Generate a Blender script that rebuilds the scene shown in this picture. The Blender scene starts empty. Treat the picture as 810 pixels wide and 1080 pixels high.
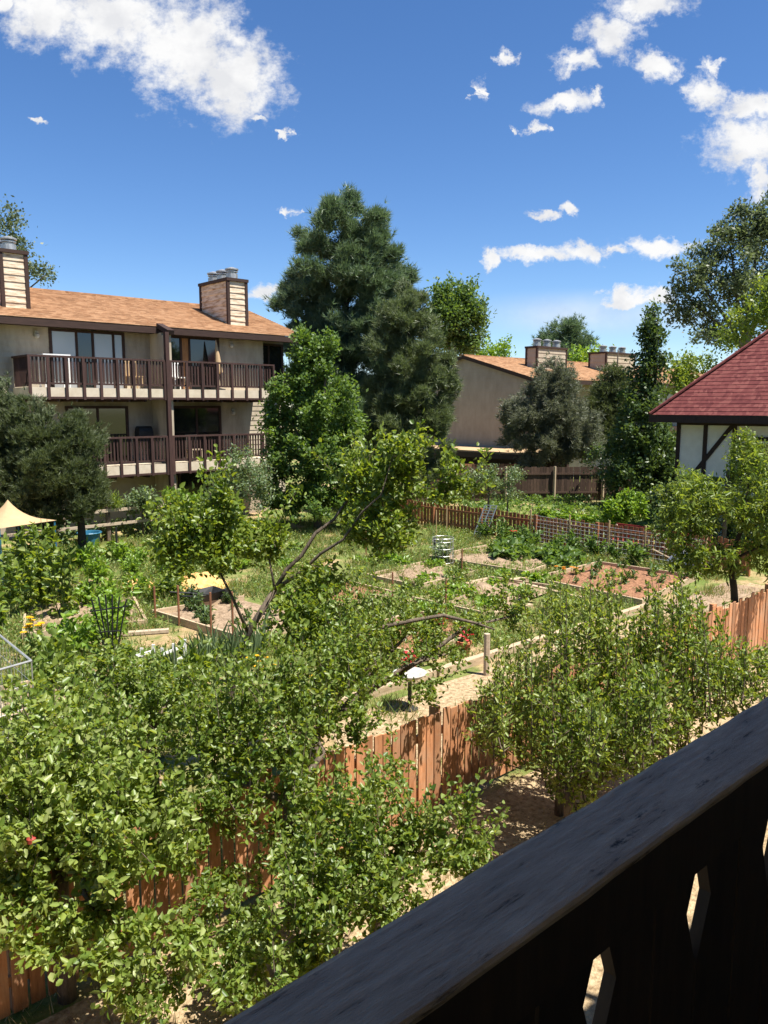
import bpy, math, random
import numpy as np

# ------------------------------------------------------------------ camera, sky, sun, exposure
sc = bpy.context.scene
COL = sc.collection
R = math.radians
PITCH = math.atan(112 / 820.0)
EYE = 4.5
cam_d = bpy.data.cameras.new('camera')
cam = bpy.data.objects.new('camera', cam_d)
COL.objects.link(cam)
cam.location = (0, 0, EYE)
cam.rotation_euler = (R(90) - PITCH, 0, -math.atan2(0.669, 0.743))
cam_d.sensor_fit = 'VERTICAL'
cam_d.sensor_height = 36
cam_d.lens = 36 * 820 / 1080.0
cam_d.clip_start = 0.05
cam_d.clip_end = 3000
sc.camera = cam
sc.render.engine = 'CYCLES'
sc.cycles.use_denoising = True
sc.cycles.max_bounces = 8
sc.cycles.diffuse_bounces = 3
sc.cycles.glossy_bounces = 2
sc.cycles.transmission_bounces = 4
sc.cycles.sample_clamp_indirect = 6
sc.view_settings.view_transform = 'Standard'
sc.view_settings.look = 'None'
sc.view_settings.gamma = 1
sc.view_settings.use_curve_mapping = False
sc.view_settings.exposure = 1.1

SUN_EL = 66.0
SUN_VEC = np.array([0.38, -0.925])       # where the sun stands, in plan
SUN_VEC = SUN_VEC / np.hypot(*SUN_VEC)
sun_d = bpy.data.lights.new('sun', 'SUN')
sun_d.energy = 5.0
sun_d.angle = R(0.53)
sun_d.color = (1.0, 0.95, 0.86)
sun = bpy.data.objects.new('sun', sun_d)
COL.objects.link(sun)
sun.location = (10, -30, 60)
az = math.atan2(SUN_VEC[0], SUN_VEC[1])  # clockwise from +Y
sun.rotation_euler = (R(90 - SUN_EL), 0, math.pi - az)

F_PX = 820.0
_c, _s = math.cos(PITCH), math.sin(PITCH)
D_AX = np.array([0.743, 0.669]); D_AX /= np.hypot(*D_AX)
FWD = np.array([D_AX[1], D_AX[0]])       # camera forward in plan (x, y)
RGT = np.array([D_AX[0], -D_AX[1]])      # camera right in plan
def ray(px, py):
    r = (px - 405) / F_PX; u = -(py - 540) / F_PX
    return r, _c + u * _s, -_s + u * _c
def W(px, py, Y):
    """the point seen in direction (px, py) at distance Y in front of the balcony"""
    r, f, z = ray(px, py); k = Y / f
    p = RGT * r * k + FWD * f * k
    return np.array([p[0], p[1], EYE + z * k])
def G(px, py, z=0.0):
    r, f, zz = ray(px, py); k = (z - EYE) / zz
    p = RGT * r * k + FWD * f * k
    return np.array([p[0], p[1], z])

# ------------------------------------------------------------------ node helpers
def new_mat(name):
    m = bpy.data.materials.new(name); m.use_nodes = True
    nt = m.node_tree; nt.nodes.clear()
    return m, nt
def N(nt, t, **kw):
    n = nt.nodes.new(t)
    for k, v in kw.items():
        if k == 'inp':
            for i, val in v.items(): n.inputs[i].default_value = val
        else: setattr(n, k, v)
    return n
def L(nt, a, b): nt.links.new(a, b)
def rgba(c): return (c[0], c[1], c[2], 1)
def ramp(nt, stops, interp='LINEAR'):
    r = nt.nodes.new('ShaderNodeValToRGB'); cr = r.color_ramp; cr.interpolation = interp
    while len(cr.elements) < len(stops): cr.elements.new(0.5)
    for e, (p, c) in zip(cr.elements, stops): e.position = p; e.color = rgba(c)
    return r
def noise_mat(name, c1, c2, scale=6.0, rough=0.7, detail=6, stretch=(1, 1, 1), bump=0.0, spec=0.3, bscale=None, c3=None, contrast=(0.35, 0.65), metal=0.0):
    m, nt = new_mat(name)
    out = N(nt, 'ShaderNodeOutputMaterial'); p = N(nt, 'ShaderNodeBsdfPrincipled')
    p.inputs['Roughness'].default_value = rough; p.inputs['Specular IOR Level'].default_value = spec
    p.inputs['Metallic'].default_value = metal
    tc = N(nt, 'ShaderNodeTexCoord'); mp = N(nt, 'ShaderNodeMapping'); mp.inputs['Scale'].default_value = stretch
    L(nt, tc.outputs['Object'], mp.inputs['Vector'])
    no = N(nt, 'ShaderNodeTexNoise'); no.inputs['Scale'].default_value = scale; no.inputs['Detail'].default_value = detail
    no.inputs['Roughness'].default_value = 0.65
    L(nt, mp.outputs[0], no.inputs['Vector'])
    st = [(contrast[0], c1), (contrast[1], c2)]
    if c3: st = [(contrast[0], c1), (0.5, c3), (contrast[1], c2)]
    r = ramp(nt, st); L(nt, no.outputs[0], r.inputs[0]); L(nt, r.outputs[0], p.inputs['Base Color'])
    if bump:
        nb = N(nt, 'ShaderNodeTexNoise'); nb.inputs['Scale'].default_value = bscale or scale * 3; nb.inputs['Detail'].default_value = 5
        L(nt, mp.outputs[0], nb.inputs['Vector'])
        b = N(nt, 'ShaderNodeBump'); b.inputs['Strength'].default_value = bump; b.inputs['Distance'].default_value = 0.02
        L(nt, nb.outputs[0], b.inputs['Height']); L(nt, b.outputs[0], p.inputs['Normal'])
    L(nt, p.outputs[0], out.inputs[0])
    return m
def leaf_mat(name, cols, rough=0.42, trans=0.38, tcol=None, spec=0.5):
    m, nt = new_mat(name)
    out = N(nt, 'ShaderNodeOutputMaterial'); p = N(nt, 'ShaderNodeBsdfPrincipled')
    geo = N(nt, 'ShaderNodeNewGeometry')
    r = ramp(nt, [(i / max(1, len(cols) - 1), c) for i, c in enumerate(cols)])
    L(nt, geo.outputs['Random Per Island'], r.inputs[0]); L(nt, r.outputs[0], p.inputs['Base Color'])
    p.inputs['Roughness'].default_value = rough; p.inputs['Specular IOR Level'].default_value = spec
    t = N(nt, 'ShaderNodeBsdfTranslucent')
    mul = N(nt, 'ShaderNodeMix', data_type='RGBA', blend_type='MULTIPLY'); mul.inputs[0].default_value = 1
    L(nt, r.outputs[0], mul.inputs[6]); mul.inputs[7].default_value = rgba(tcol or (1.9, 1.7, 0.7))
    L(nt, mul.outputs[2], t.inputs[0])
    mx = N(nt, 'ShaderNodeMixShader'); mx.inputs[0].default_value = trans
    L(nt, p.outputs[0], mx.inputs[1]); L(nt, t.outputs[0], mx.inputs[2]); L(nt, mx.outputs[0], out.inputs[0])
    return m
def wood_mat(name, c1, c2, along='x', scale=5, rough=0.75, bump=0.3, island=0.0, grey=None):
    """grain stretched along an axis, each board a little different"""
    m, nt = new_mat(name)
    out = N(nt, 'ShaderNodeOutputMaterial'); p = N(nt, 'ShaderNodeBsdfPrincipled'); p.inputs['Roughness'].default_value = rough
    p.inputs['Specular IOR Level'].default_value = 0.3
    tc = N(nt, 'ShaderNodeTexCoord'); mp = N(nt, 'ShaderNodeMapping')
    mp.inputs['Scale'].default_value = {'x': (1, 9, 9), 'y': (9, 1, 9), 'z': (9, 9, 1)}[along]
    L(nt, tc.outputs['Object'], mp.inputs['Vector'])
    no = N(nt, 'ShaderNodeTexNoise'); no.inputs['Scale'].default_value = scale; no.inputs['Detail'].default_value = 8; no.inputs['Roughness'].default_value = 0.7
    L(nt, mp.outputs[0], no.inputs['Vector'])
    r = ramp(nt, [(0.3, c1), (0.7, c2)]); L(nt, no.outputs[0], r.inputs[0])
    if grey:   # weathered patches
        wn = N(nt, 'ShaderNodeTexNoise'); wn.inputs['Scale'].default_value = 2.3; wn.inputs['Detail'].default_value = 8; wn.inputs['Roughness'].default_value = .7; L(nt, tc.outputs['Object'], wn.inputs['Vector'])
        wr = N(nt, 'ShaderNodeMapRange'); wr.inputs[1].default_value = .45; wr.inputs[2].default_value = .72; wr.inputs[4].default_value = .75; L(nt, wn.outputs[0], wr.inputs[0])
        wm = N(nt, 'ShaderNodeMix', data_type='RGBA'); wm.inputs[7].default_value = rgba(grey); L(nt, wr.outputs[0], wm.inputs[0]); L(nt, r.outputs[0], wm.inputs[6]); r = wm; ro = wm.outputs[2]
    else: ro = r.outputs[0]
    if island:
        geo = N(nt, 'ShaderNodeNewGeometry'); mr = N(nt, 'ShaderNodeMapRange'); mr.inputs[3].default_value = 1 - island; mr.inputs[4].default_value = 1 + island
        L(nt, geo.outputs['Random Per Island'], mr.inputs[0])
        hv = N(nt, 'ShaderNodeHueSaturation'); L(nt, mr.outputs[0], hv.inputs['Value']); L(nt, ro, hv.inputs['Color'])
        L(nt, hv.outputs[0], p.inputs['Base Color'])
    else: L(nt, ro, p.inputs['Base Color'])
    b = N(nt, 'ShaderNodeBump'); b.inputs['Strength'].default_value = bump; b.inputs['Distance'].default_value = 0.004
    L(nt, no.outputs[0], b.inputs['Height']); L(nt, b.outputs[0], p.inputs['Normal']); L(nt, p.outputs[0], out.inputs[0])
    return m
def glass_mat(name, col, rough=0.06, spec=0.9):
    m, nt = new_mat(name)
    out = N(nt, 'ShaderNodeOutputMaterial'); p = N(nt, 'ShaderNodeBsdfPrincipled')
    p.inputs['Base Color'].default_value = rgba(col); p.inputs['Roughness'].default_value = rough; p.inputs['Specular IOR Level'].default_value = spec
    no = N(nt, 'ShaderNodeTexNoise'); no.inputs['Scale'].default_value = 1.2
    b = N(nt, 'ShaderNodeBump'); b.inputs['Strength'].default_value = 0.05
    L(nt, no.outputs[0], b.inputs['Height']); L(nt, b.outputs[0], p.inputs['Normal']); L(nt, p.outputs[0], out.inputs[0])
    return m
def shingle_mat(name, c1, c2, c3, stretch=(4.5, 9, 9)):
    m, nt = new_mat(name)
    out = N(nt, 'ShaderNodeOutputMaterial'); p = N(nt, 'ShaderNodeBsdfPrincipled'); p.inputs['Roughness'].default_value = 0.9; p.inputs['Specular IOR Level'].default_value = 0.15
    tc = N(nt, 'ShaderNodeTexCoord'); mp = N(nt, 'ShaderNodeMapping'); mp.inputs['Scale'].default_value = stretch
    L(nt, tc.outputs['Object'], mp.inputs['Vector'])
    v = N(nt, 'ShaderNodeTexVoronoi'); v.inputs['Scale'].default_value = 1.0; L(nt, mp.outputs[0], v.inputs['Vector'])
    sp = N(nt, 'ShaderNodeSeparateColor'); L(nt, v.outputs['Color'], sp.inputs[0])
    no = N(nt, 'ShaderNodeTexNoise'); no.inputs['Scale'].default_value = 0.6; no.inputs['Detail'].default_value = 6; L(nt, tc.outputs['Object'], no.inputs['Vector'])
    mm = N(nt, 'ShaderNodeMath', operation='MULTIPLY_ADD'); mm.inputs[1].default_value = 0.55
    L(nt, sp.outputs[0], mm.inputs[0]); mh = N(nt, 'ShaderNodeMath', operation='MULTIPLY'); mh.inputs[1].default_value = 0.5
    L(nt, no.outputs[0], mh.inputs[0]); L(nt, mh.outputs[0], mm.inputs[2])
    r = ramp(nt, [(0.2, c1), (0.5, c2), (0.8, c3)]); L(nt, mm.outputs[0], r.inputs[0]); L(nt, r.outputs[0], p.inputs['Base Color'])
    nb = N(nt, 'ShaderNodeTexNoise'); nb.inputs['Scale'].default_value = 60; L(nt, tc.outputs['Object'], nb.inputs['Vector'])
    b = N(nt, 'ShaderNodeBump'); b.inputs['Strength'].default_value = 0.3; b.inputs['Distance'].default_value = 0.01
    L(nt, nb.outputs[0], b.inputs['Height']); L(nt, b.outputs[0], p.inputs['Normal']); L(nt, p.outputs[0], out.inputs[0])
    return m

# ------------------------------------------------------------------ world: physical sky with scattered fair-weather clouds
SKY_STRENGTH = 0.078
def build_world():
    w = bpy.data.worlds.new('World'); sc.world = w; w.use_nodes = True
    nt = w.node_tree; nt.nodes.clear()
    out = N(nt, 'ShaderNodeOutputWorld'); bg = N(nt, 'ShaderNodeBackground'); bg.inputs['Strength'].default_value = SKY_STRENGTH
    sky = N(nt, 'ShaderNodeTexSky', sky_type='NISHITA'); sky.sun_disc = False
    sky.sun_elevation = R(SUN_EL); sky.sun_rotation = az
    sky.altitude = 1600; sky.air_density = 1.0; sky.dust_density = 0.3; sky.ozone_density = 3.0
    hs = N(nt, 'ShaderNodeHueSaturation'); hs.inputs['Saturation'].default_value = 1.2; hs.inputs['Hue'].default_value = .505; hs.inputs['Value'].default_value = 1.0
    L(nt, sky.outputs[0], hs.inputs['Color'])
    tc = N(nt, 'ShaderNodeTexCoord')
    dots = []
    for v in ((RGT[0], RGT[1], 0), (FWD[0], FWD[1], 0), (0, 0, 1)):
        dn = N(nt, 'ShaderNodeVectorMath', operation='DOT_PRODUCT'); dn.inputs[1].default_value = v
        L(nt, tc.outputs['Generated'], dn.inputs[0]); dots.append(dn.outputs['Value'])
    fm = N(nt, 'ShaderNodeMath', operation='MAXIMUM'); fm.inputs[1].default_value = 0.02; L(nt, dots[1], fm.inputs[0])
    uv = N(nt, 'ShaderNodeCombineXYZ')
    for i, dd in enumerate((dots[0], dots[2])):
        q = N(nt, 'ShaderNodeMath', operation='DIVIDE'); L(nt, dd, q.inputs[0]); L(nt, fm.outputs[0], q.inputs[1]); L(nt, q.outputs[0], uv.inputs[i])
    def warp(src, scale, amp):
        no = N(nt, 'ShaderNodeTexNoise'); no.inputs['Scale'].default_value = scale; no.inputs['Detail'].default_value = 5; no.inputs['Roughness'].default_value = .6
        L(nt, src, no.inputs['Vector'])
        sb = N(nt, 'ShaderNodeVectorMath', operation='SUBTRACT'); sb.inputs[1].default_value = (.5, .5, .5); L(nt, no.outputs['Color'], sb.inputs[0])
        m_ = N(nt, 'ShaderNodeVectorMath', operation='MULTIPLY_ADD'); m_.inputs[1].default_value = (amp, amp * .7, 0); L(nt, sb.outputs[0], m_.inputs[0]); L(nt, src, m_.inputs[2]); return m_.outputs[0]
    uvw = warp(warp(uv.outputs[0], 22, .075), 75, .030)
    clouds = [(50, 10, 50, 36), (120, 22, 70, 42), (195, 50, 62, 55), (246, 82, 52, 46), (2, 4, 14, 11), (268, 126, 15, 6), (303, 143, 7, 6), (280, 312, 22, 9), (304, 227, 9, 5),
              (648, 35, 30, 20), (682, 4, 44, 17), (694, 68, 22, 15), (744, 96, 22, 17), (750, 67, 12, 9), (607, 67, 24, 12), (594, 109, 33, 10), (627, 106, 10, 9), (566, 137, 11, 7), (548, 136, 6, 5),
              (536, 63, 10, 8), (505, 96, 5, 10), (795, 152, 58, 27), (795, 110, 42, 15), (806, 188, 18, 26), (575, 228, 16, 7), (605, 223, 12, 7), (520, 270, 17, 9), (568, 267, 44, 10), (616, 268, 26, 11),
              (692, 260, 44, 11), (650, 266, 10, 7), (660, 316, 34, 10), (694, 312, 20, 9), (42, 130, 8, 4)]
    acc = None
    for (px, py, a, b) in clouds:
        r, f, z = ray(px, py); u0, v0 = r / f, z / f
        sx, sy = F_PX / (a * 1.12), F_PX / (b * 1.12)
        ma = N(nt, 'ShaderNodeVectorMath', operation='MULTIPLY_ADD')
        ma.inputs[1].default_value = (sx, sy, 0); ma.inputs[2].default_value = (-u0 * sx, -v0 * sy, 0)
        L(nt, uvw, ma.inputs[0])
        ln = N(nt, 'ShaderNodeVectorMath', operation='LENGTH'); L(nt, ma.outputs[0], ln.inputs[0])
        if acc is None: acc = ln.outputs['Value']
        else:
            mn = N(nt, 'ShaderNodeMath', operation='MINIMUM'); L(nt, acc, mn.inputs[0]); L(nt, ln.outputs['Value'], mn.inputs[1]); acc = mn.outputs[0]
    def fbm(scale, detail, off=(0, 0, 0), rough=0.6):
        mp = N(nt, 'ShaderNodeMapping'); mp.inputs['Location'].default_value = off; mp.inputs['Scale'].default_value = (scale, scale * 1.25, 1); L(nt, uv.outputs[0], mp.inputs['Vector'])
        no = N(nt, 'ShaderNodeTexNoise'); no.inputs['Scale'].default_value = 1; no.inputs['Detail'].default_value = detail; no.inputs['Roughness'].default_value = rough
        L(nt, mp.outputs[0], no.inputs['Vector']); return no.outputs[0]
    n1 = fbm(42, 7, (0, 0, 3), 0.66)
    # density = 1 - distance + (noise-0.5)*k
    a1 = N(nt, 'ShaderNodeMath', operation='MULTIPLY_ADD'); a1.inputs[1].default_value = 1.5; a1.inputs[2].default_value = -.75 + .92; L(nt, n1, a1.inputs[0])
    a2 = N(nt, 'ShaderNodeMath', operation='SUBTRACT'); L(nt, a1.outputs[0], a2.inputs[0]); L(nt, acc, a2.inputs[1])
    mk = N(nt, 'ShaderNodeMapRange', interpolation_type='SMOOTHSTEP'); mk.inputs[1].default_value = -0.16; mk.inputs[2].default_value = 0.62; L(nt, a2.outputs[0], mk.inputs[0])
    # faint low veil near the horizon
    r, f, z = ray(625, 332); u0, v0 = r / f, z / f
    mv = N(nt, 'ShaderNodeVectorMath', operation='MULTIPLY_ADD'); mv.inputs[1].default_value = (F_PX / 150, F_PX / 26, 0); mv.inputs[2].default_value = (-u0 * F_PX / 150, -v0 * F_PX / 26, 0); L(nt, uv.outputs[0], mv.inputs[0])
    lv = N(nt, 'ShaderNodeVectorMath', operation='LENGTH'); L(nt, mv.outputs[0], lv.inputs[0])
    mrv = N(nt, 'ShaderNodeMapRange', interpolation_type='SMOOTHSTEP'); mrv.inputs[1].default_value = 1.15; mrv.inputs[2].default_value = 0.1; mrv.inputs[3].default_value = 0; mrv.inputs[4].default_value = 0.75
    L(nt, lv.outputs['Value'], mrv.inputs[0])
    mvn = N(nt, 'ShaderNodeMath', operation='MULTIPLY'); L(nt, mrv.outputs[0], mvn.inputs[0]); L(nt, fbm(9, 5, (3, 1, 7)), mvn.inputs[1])
    mall = N(nt, 'ShaderNodeMath', operation='MAXIMUM'); L(nt, mk.outputs[0], mall.inputs[0]); L(nt, mvn.outputs[0], mall.inputs[1])
    front = N(nt, 'ShaderNodeMath', operation='GREATER_THAN'); front.inputs[1].default_value = 0.05; L(nt, dots[1], front.inputs[0])
    mfin = N(nt, 'ShaderNodeMath', operation='MULTIPLY'); L(nt, mall.outputs[0], mfin.inputs[0]); L(nt, front.outputs[0], mfin.inputs[1])
    # cloud brightness: thick middles a little greyer
    n2 = fbm(13, 5, (5, 2, 1))
    cr = ramp(nt, [(0.36, (0.82, 0.83, 0.86)), (0.56, (1.0, 1.0, 1.0))]); L(nt, n2, cr.inputs[0])
    cs = N(nt, 'ShaderNodeVectorMath', operation='SCALE'); cs.inputs['Scale'].default_value = 0.46 / SKY_STRENGTH; L(nt, cr.outputs[0], cs.inputs[0])
    mx = N(nt, 'ShaderNodeMix', data_type='RGBA'); L(nt, mfin.outputs[0], mx.inputs[0]); L(nt, hs.outputs[0], mx.inputs[6]); L(nt, cs.outputs[0], mx.inputs[7])
    L(nt, mx.outputs[2], bg.inputs['Color']); L(nt, bg.outputs[0], out.inputs[0])
    w.cycles.sampling_method = 'MANUAL'; w.cycles.sample_map_resolution = 512
build_world()

# ------------------------------------------------------------------ object helpers
def link_mesh(name, me, mat, parent=None, origin=None):
    o = bpy.data.objects.new(name, me); COL.objects.link(o)
    if mat: me.materials.append(mat)
    if parent is not None: o.parent = parent
    elif origin is not None: o.location = origin
    return o
def root_of(o):
    while o.parent: o = o.parent
    return o
def tag(o, label=None, cat=None, group=None, kind=None):
    if label: o['label'] = label
    if cat: o['category'] = cat
    if group: o['group'] = group
    if kind: o['kind'] = kind
    return o
def thing(name, label, cat, loc, group=None):
    o = bpy.data.objects.new(name, None); COL.objects.link(o); o.location = loc; o.empty_display_size = 0.2
    return tag(o, label, cat, group)
class MB:
    def __init__(s): s.v = []; s.f = []
    def add(s, vs, fs):
        k = len(s.v); s.v += [tuple(map(float, v)) for v in vs]; s.f += [tuple(i + k for i in f) for f in fs]; return s
    def box(s, x0, x1, y0, y1, z0, z1):
        return s.add([(x0, y0, z0), (x1, y0, z0), (x1, y1, z0), (x0, y1, z0), (x0, y0, z1), (x1, y0, z1), (x1, y1, z1), (x0, y1, z1)],
                     [(3, 2, 1, 0), (4, 5, 6, 7), (0, 1, 5, 4), (1, 2, 6, 5), (2, 3, 7, 6), (3, 0, 4, 7)])
    def bar(s, a, b, w, h, up=(0, 0, 1)):
        """a board from a to b, w wide sideways, h high along up"""
        a = np.array(a, float); b = np.array(b, float); d = b - a; d /= np.linalg.norm(d)
        up = np.array(up, float); sd = np.cross(d, up)
        if np.linalg.norm(sd) < 1e-4: sd = np.cross(d, (1, 0, 0))
        sd /= np.linalg.norm(sd); u = np.cross(sd, d)
        vs = [p + sd * i * w / 2 + u * j * h / 2 for p in (a, b) for (i, j) in ((-1, -1), (1, -1), (1, 1), (-1, 1))]
        return s.add(vs, [(0, 1, 2, 3), (7, 6, 5, 4), (0, 4, 5, 1), (1, 5, 6, 2), (2, 6, 7, 3), (3, 7, 4, 0)])
    def tube(s, pts, rad, n=6, cap=True):
        pts = np.array(pts, float)
        rad = np.broadcast_to(np.array(rad, float), (len(pts),))
        vs, fs = [], []
        for i, p in enumerate(pts):
            d = pts[min(i + 1, len(pts) - 1)] - pts[max(i - 1, 0)]; d /= (np.linalg.norm(d) + 1e-9)
            ref = np.array((0, 0, 1.)) if abs(d[2]) < 0.9 else np.array((1., 0, 0))
            a = np.cross(d, ref); a /= np.linalg.norm(a); b = np.cross(d, a)
            for k in range(n):
                t = 2 * math.pi * k / n; vs.append(p + rad[i] * (math.cos(t) * a + math.sin(t) * b))
        for i in range(len(pts) - 1):
            for k in range(n):
                fs.append((i * n + k, i * n + (k + 1) % n, (i + 1) * n + (k + 1) % n, (i + 1) * n + k))
        if cap: fs.append(tuple(range(n - 1, -1, -1))); fs.append(tuple((len(pts) - 1) * n + k for k in range(n)))
        return s.add(vs, fs)
    def lathe(s, c, prof, n=16):
        vs = [(c[0] + r * math.cos(2 * math.pi * k / n), c[1] + r * math.sin(2 * math.pi * k / n), c[2] + z) for r, z in prof for k in range(n)]
        fs = [(i * n + k, i * n + (k + 1) % n, (i + 1) * n + (k + 1) % n, (i + 1) * n + k) for i in range(len(prof) - 1) for k in range(n)]
        return s.add(vs, fs + [tuple(range(n - 1, -1, -1)), tuple((len(prof) - 1) * n + k for k in range(n))])
    def poly(s, pts, thick):
        """an outline (3D points in one plane) given a thickness vector"""
        n = len(pts); t = np.array(thick, float); P = [np.array(p, float) for p in pts]
        return s.add(P + [p + t for p in P], [tuple(range(n)), tuple(range(2 * n - 1, n - 1, -1))] + [(i, i + n, (i + 1) % n + n, (i + 1) % n) for i in range(n)])
    def courses(s, bl, br, tl, tr, n, th):
        """overlapping courses (siding boards or shingle rows) on the quad bl-br-tr-tl, each lifted th at its lower edge"""
        bl, br, tl, tr = [np.array(p, float) for p in (bl, br, tl, tr)]
        nn = np.cross(br - bl, tl - bl); nn /= np.linalg.norm(nn)
        for k in range(n):
            a, b = k / n, (k + 1) / n
            l0, r0, l1, r1 = bl + (tl - bl) * a, br + (tr - br) * a, bl + (tl - bl) * b, br + (tr - br) * b
            o = nn * th
            s.add([l0, r0, r0 + o, l0 + o, l1 + nn * 0.002, r1 + nn * 0.002], [(0, 1, 2, 3), (3, 2, 5, 4), (0, 3, 4), (1, 5, 2)])
        return s
    def build(s, name, mat, parent=None, origin=None, smooth=False):
        o0 = root_of(parent).location if parent is not None else (origin or (0, 0, 0))
        V = np.array(s.v, float) - np.array(o0)
        me = bpy.data.meshes.new(name); me.from_pydata(V.tolist(), [], s.f); me.update()
        if smooth:
            for p in me.polygons: p.use_smooth = True
        return link_mesh(name, me, mat, parent, origin)
def np_mesh(name, V, Fc, mat, parent=None, origin=None, smooth=False):
    """V (n,3), Fc (m,k): k the same for all faces"""
    o0 = np.array(root_of(parent).location if parent is not None else (origin if origin is not None else (0, 0, 0)))
    V = np.asarray(V, np.float32) - o0.astype(np.float32)
    me = bpy.data.meshes.new(name); m, k = Fc.shape
    me.vertices.add(len(V)); me.vertices.foreach_set('co', V.ravel())
    me.loops.add(m * k); me.loops.foreach_set('vertex_index', Fc.astype(np.int32).ravel())
    me.polygons.add(m); me.polygons.foreach_set('loop_start', np.arange(0, m * k, k, dtype=np.int32))
    if smooth: me.polygons.foreach_set('use_smooth', np.ones(m, bool))
    me.update(calc_edges=True); me.validate()
    return link_mesh(name, me, mat, parent, origin)
def copy_tree(o, parent=None):
    c = o.copy(); COL.objects.link(c)
    if parent is not None: c.parent = parent
    for ch in [q for q in list(o.children)]: copy_tree(ch, c)
    return c

# ------------------------------------------------------------------ vegetation helpers
def unit(a): return a / (np.linalg.norm(a, axis=-1, keepdims=True) + 1e-9)
def leaf_geo(P, D, Nn, Ln, Wd, fold=0.22, droop=0.15):
    """folded ovate leaves, two quads each"""
    D = unit(D); S = unit(np.cross(D, Nn)); U = np.cross(S, D)
    Ln = np.broadcast_to(Ln, (len(P),))[:, None]; Wd = np.broadcast_to(Wd, (len(P),))[:, None]
    base = P; tip = P + D * Ln - U * Ln * droop
    a = P + D * Ln * 0.28; b = P + D * Ln * 0.68 - U * Ln * droop * 0.35
    up = U * Wd * fold
    V = np.stack([base, a - S * Wd * .5 + up, b - S * Wd * .42 + up, tip, b + S * Wd * .42 + up, a + S * Wd * .5 + up], 1).reshape(-1, 3)
    k = np.arange(len(P))[:, None] * 6
    F = np.concatenate([k + np.array([[0, 3, 2, 1]]), k + np.array([[0, 5, 4, 3]])], 0)
    return V, F
def diamond_geo(P, D, Nn, Ln, Wd):
    D = unit(D); S = unit(np.cross(D, Nn)); U = np.cross(S, D)
    Ln = np.broadcast_to(Ln, (len(P),))[:, None]; Wd = np.broadcast_to(Wd, (len(P),))[:, None]
    m = P + D * Ln * .45
    V = np.stack([P, m - S * Wd * .5 + U * Wd * .15, P + D * Ln, m + S * Wd * .5 + U * Wd * .15], 1).reshape(-1, 3)
    return V, np.arange(len(P))[:, None] * 4 + np.array([[0, 3, 2, 1]])
def needle_geo(rng, P, D, per, Ln, Wd, spread=0.9):
    """tufts of thin needles fanning out from P around D"""
    n = len(P)
    P = np.repeat(P, per, 0); D = np.repeat(unit(D), per, 0)
    dr = unit(D + rng.normal(0, spread, (n * per, 3)) * 0.75)
    S = unit(np.cross(dr, rng.normal(0, 1, (n * per, 3))))
    ln = Ln * rng.uniform(.7, 1.2, (n * per, 1)); w = Wd
    V = np.stack([P - S * w * .5, P + S * w * .5, P + dr * ln], 1).reshape(-1, 3)
    return V, np.arange(n * per)[:, None] * 3 + np.array([[0, 1, 2]])
def lobe_points(rng, lobes, n, shell=2.2):
    """n points spread through ellipsoids given as (px, py, rx, ry, distance, half depth)"""
    out = []; vol = np.array([l[2] * l[3] * 1.0 for l in lobes]); vol = vol / vol.sum()
    for l, v in zip(lobes, vol):
        k = max(3, int(round(n * v))); c = W(l[0], l[1], l[4]); s = l[4] / F_PX
        rx, rz = l[2] * s, l[3] * s; dp = l[5] if len(l) > 5 else rx
        q = unit(rng.normal(0, 1, (k, 3))) * rng.uniform(0, 1, (k, 1)) ** (1 / shell)
        p = c + np.outer(q[:, 0] * rx, [RGT[0], RGT[1], 0]) + np.outer(q[:, 1] * dp, [FWD[0], FWD[1], 0]) + np.outer(q[:, 2] * rz, [0, 0, 1])
        out.append(p)
    p = np.concatenate(out); p[:, 2] = np.maximum(p[:, 2], 0.08)
    return p
def grow(rng, paths, targets, tip_r=0.004, k_r=0.012, sag=0.15, wob=0.06, uphill=0.7):
    """join every target to the nearest point of the growing skeleton with a curved twig"""
    nodes, rads = [], []
    for p in paths:
        p = np.array(p, float)
        for i in range(len(p) - 1):
            for t in np.linspace(0, 1, 9):
                q = p[i] * (1 - t) + p[i + 1] * t; nodes.append(q[:3]); rads.append(q[3])
    NB = np.zeros((len(nodes) + len(targets) * 5, 3)); RB = np.zeros(len(NB)); nN = len(nodes)
    NB[:nN] = nodes; RB[:nN] = rads
    d0 = np.array([np.min(np.linalg.norm(NB[:nN] - t, axis=1)) for t in targets])
    twigs = []
    for i in np.argsort(d0):
        t = targets[i]; df = t - NB[:nN]; ds = np.linalg.norm(df, axis=1)
        cost = ds + uphill * np.maximum(0, -df[:, 2] + 0.1 * ds) + 0.05 * (RB[:nN] < 0.006)
        j = int(np.argmin(cost)); a = NB[j]; ln = ds[j]
        ctl = a * .5 + t * .5 + np.array([0, 0, sag * ln]) + rng.normal(0, wob, 3) * ln
        u = np.linspace(0, 1, 6)[:, None]
        pts = a * (1 - u) ** 2 + 2 * ctl * u * (1 - u) + t * u * u
        r0 = min(RB[j] * .75 + .001, tip_r + k_r * ln); r0 = max(r0, tip_r)
        rr = np.linspace(r0, tip_r * .7, 6)
        twigs.append((pts, rr)); NB[nN:nN + 5] = pts[1:]; RB[nN:nN + 5] = rr[1:]; nN += 5
    return twigs
def skeleton(name, paths, twigs, mat, parent, n_trunk=8, n_twig=4):
    mb = MB()
    for p in paths:
        p = np.array(p, float); mb.tube(p[:, :3], p[:, 3], n_trunk)
    for pts, rr in twigs: mb.tube(pts, rr, n_twig, cap=False)
    return mb.build(name, mat, parent, smooth=True)
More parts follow.
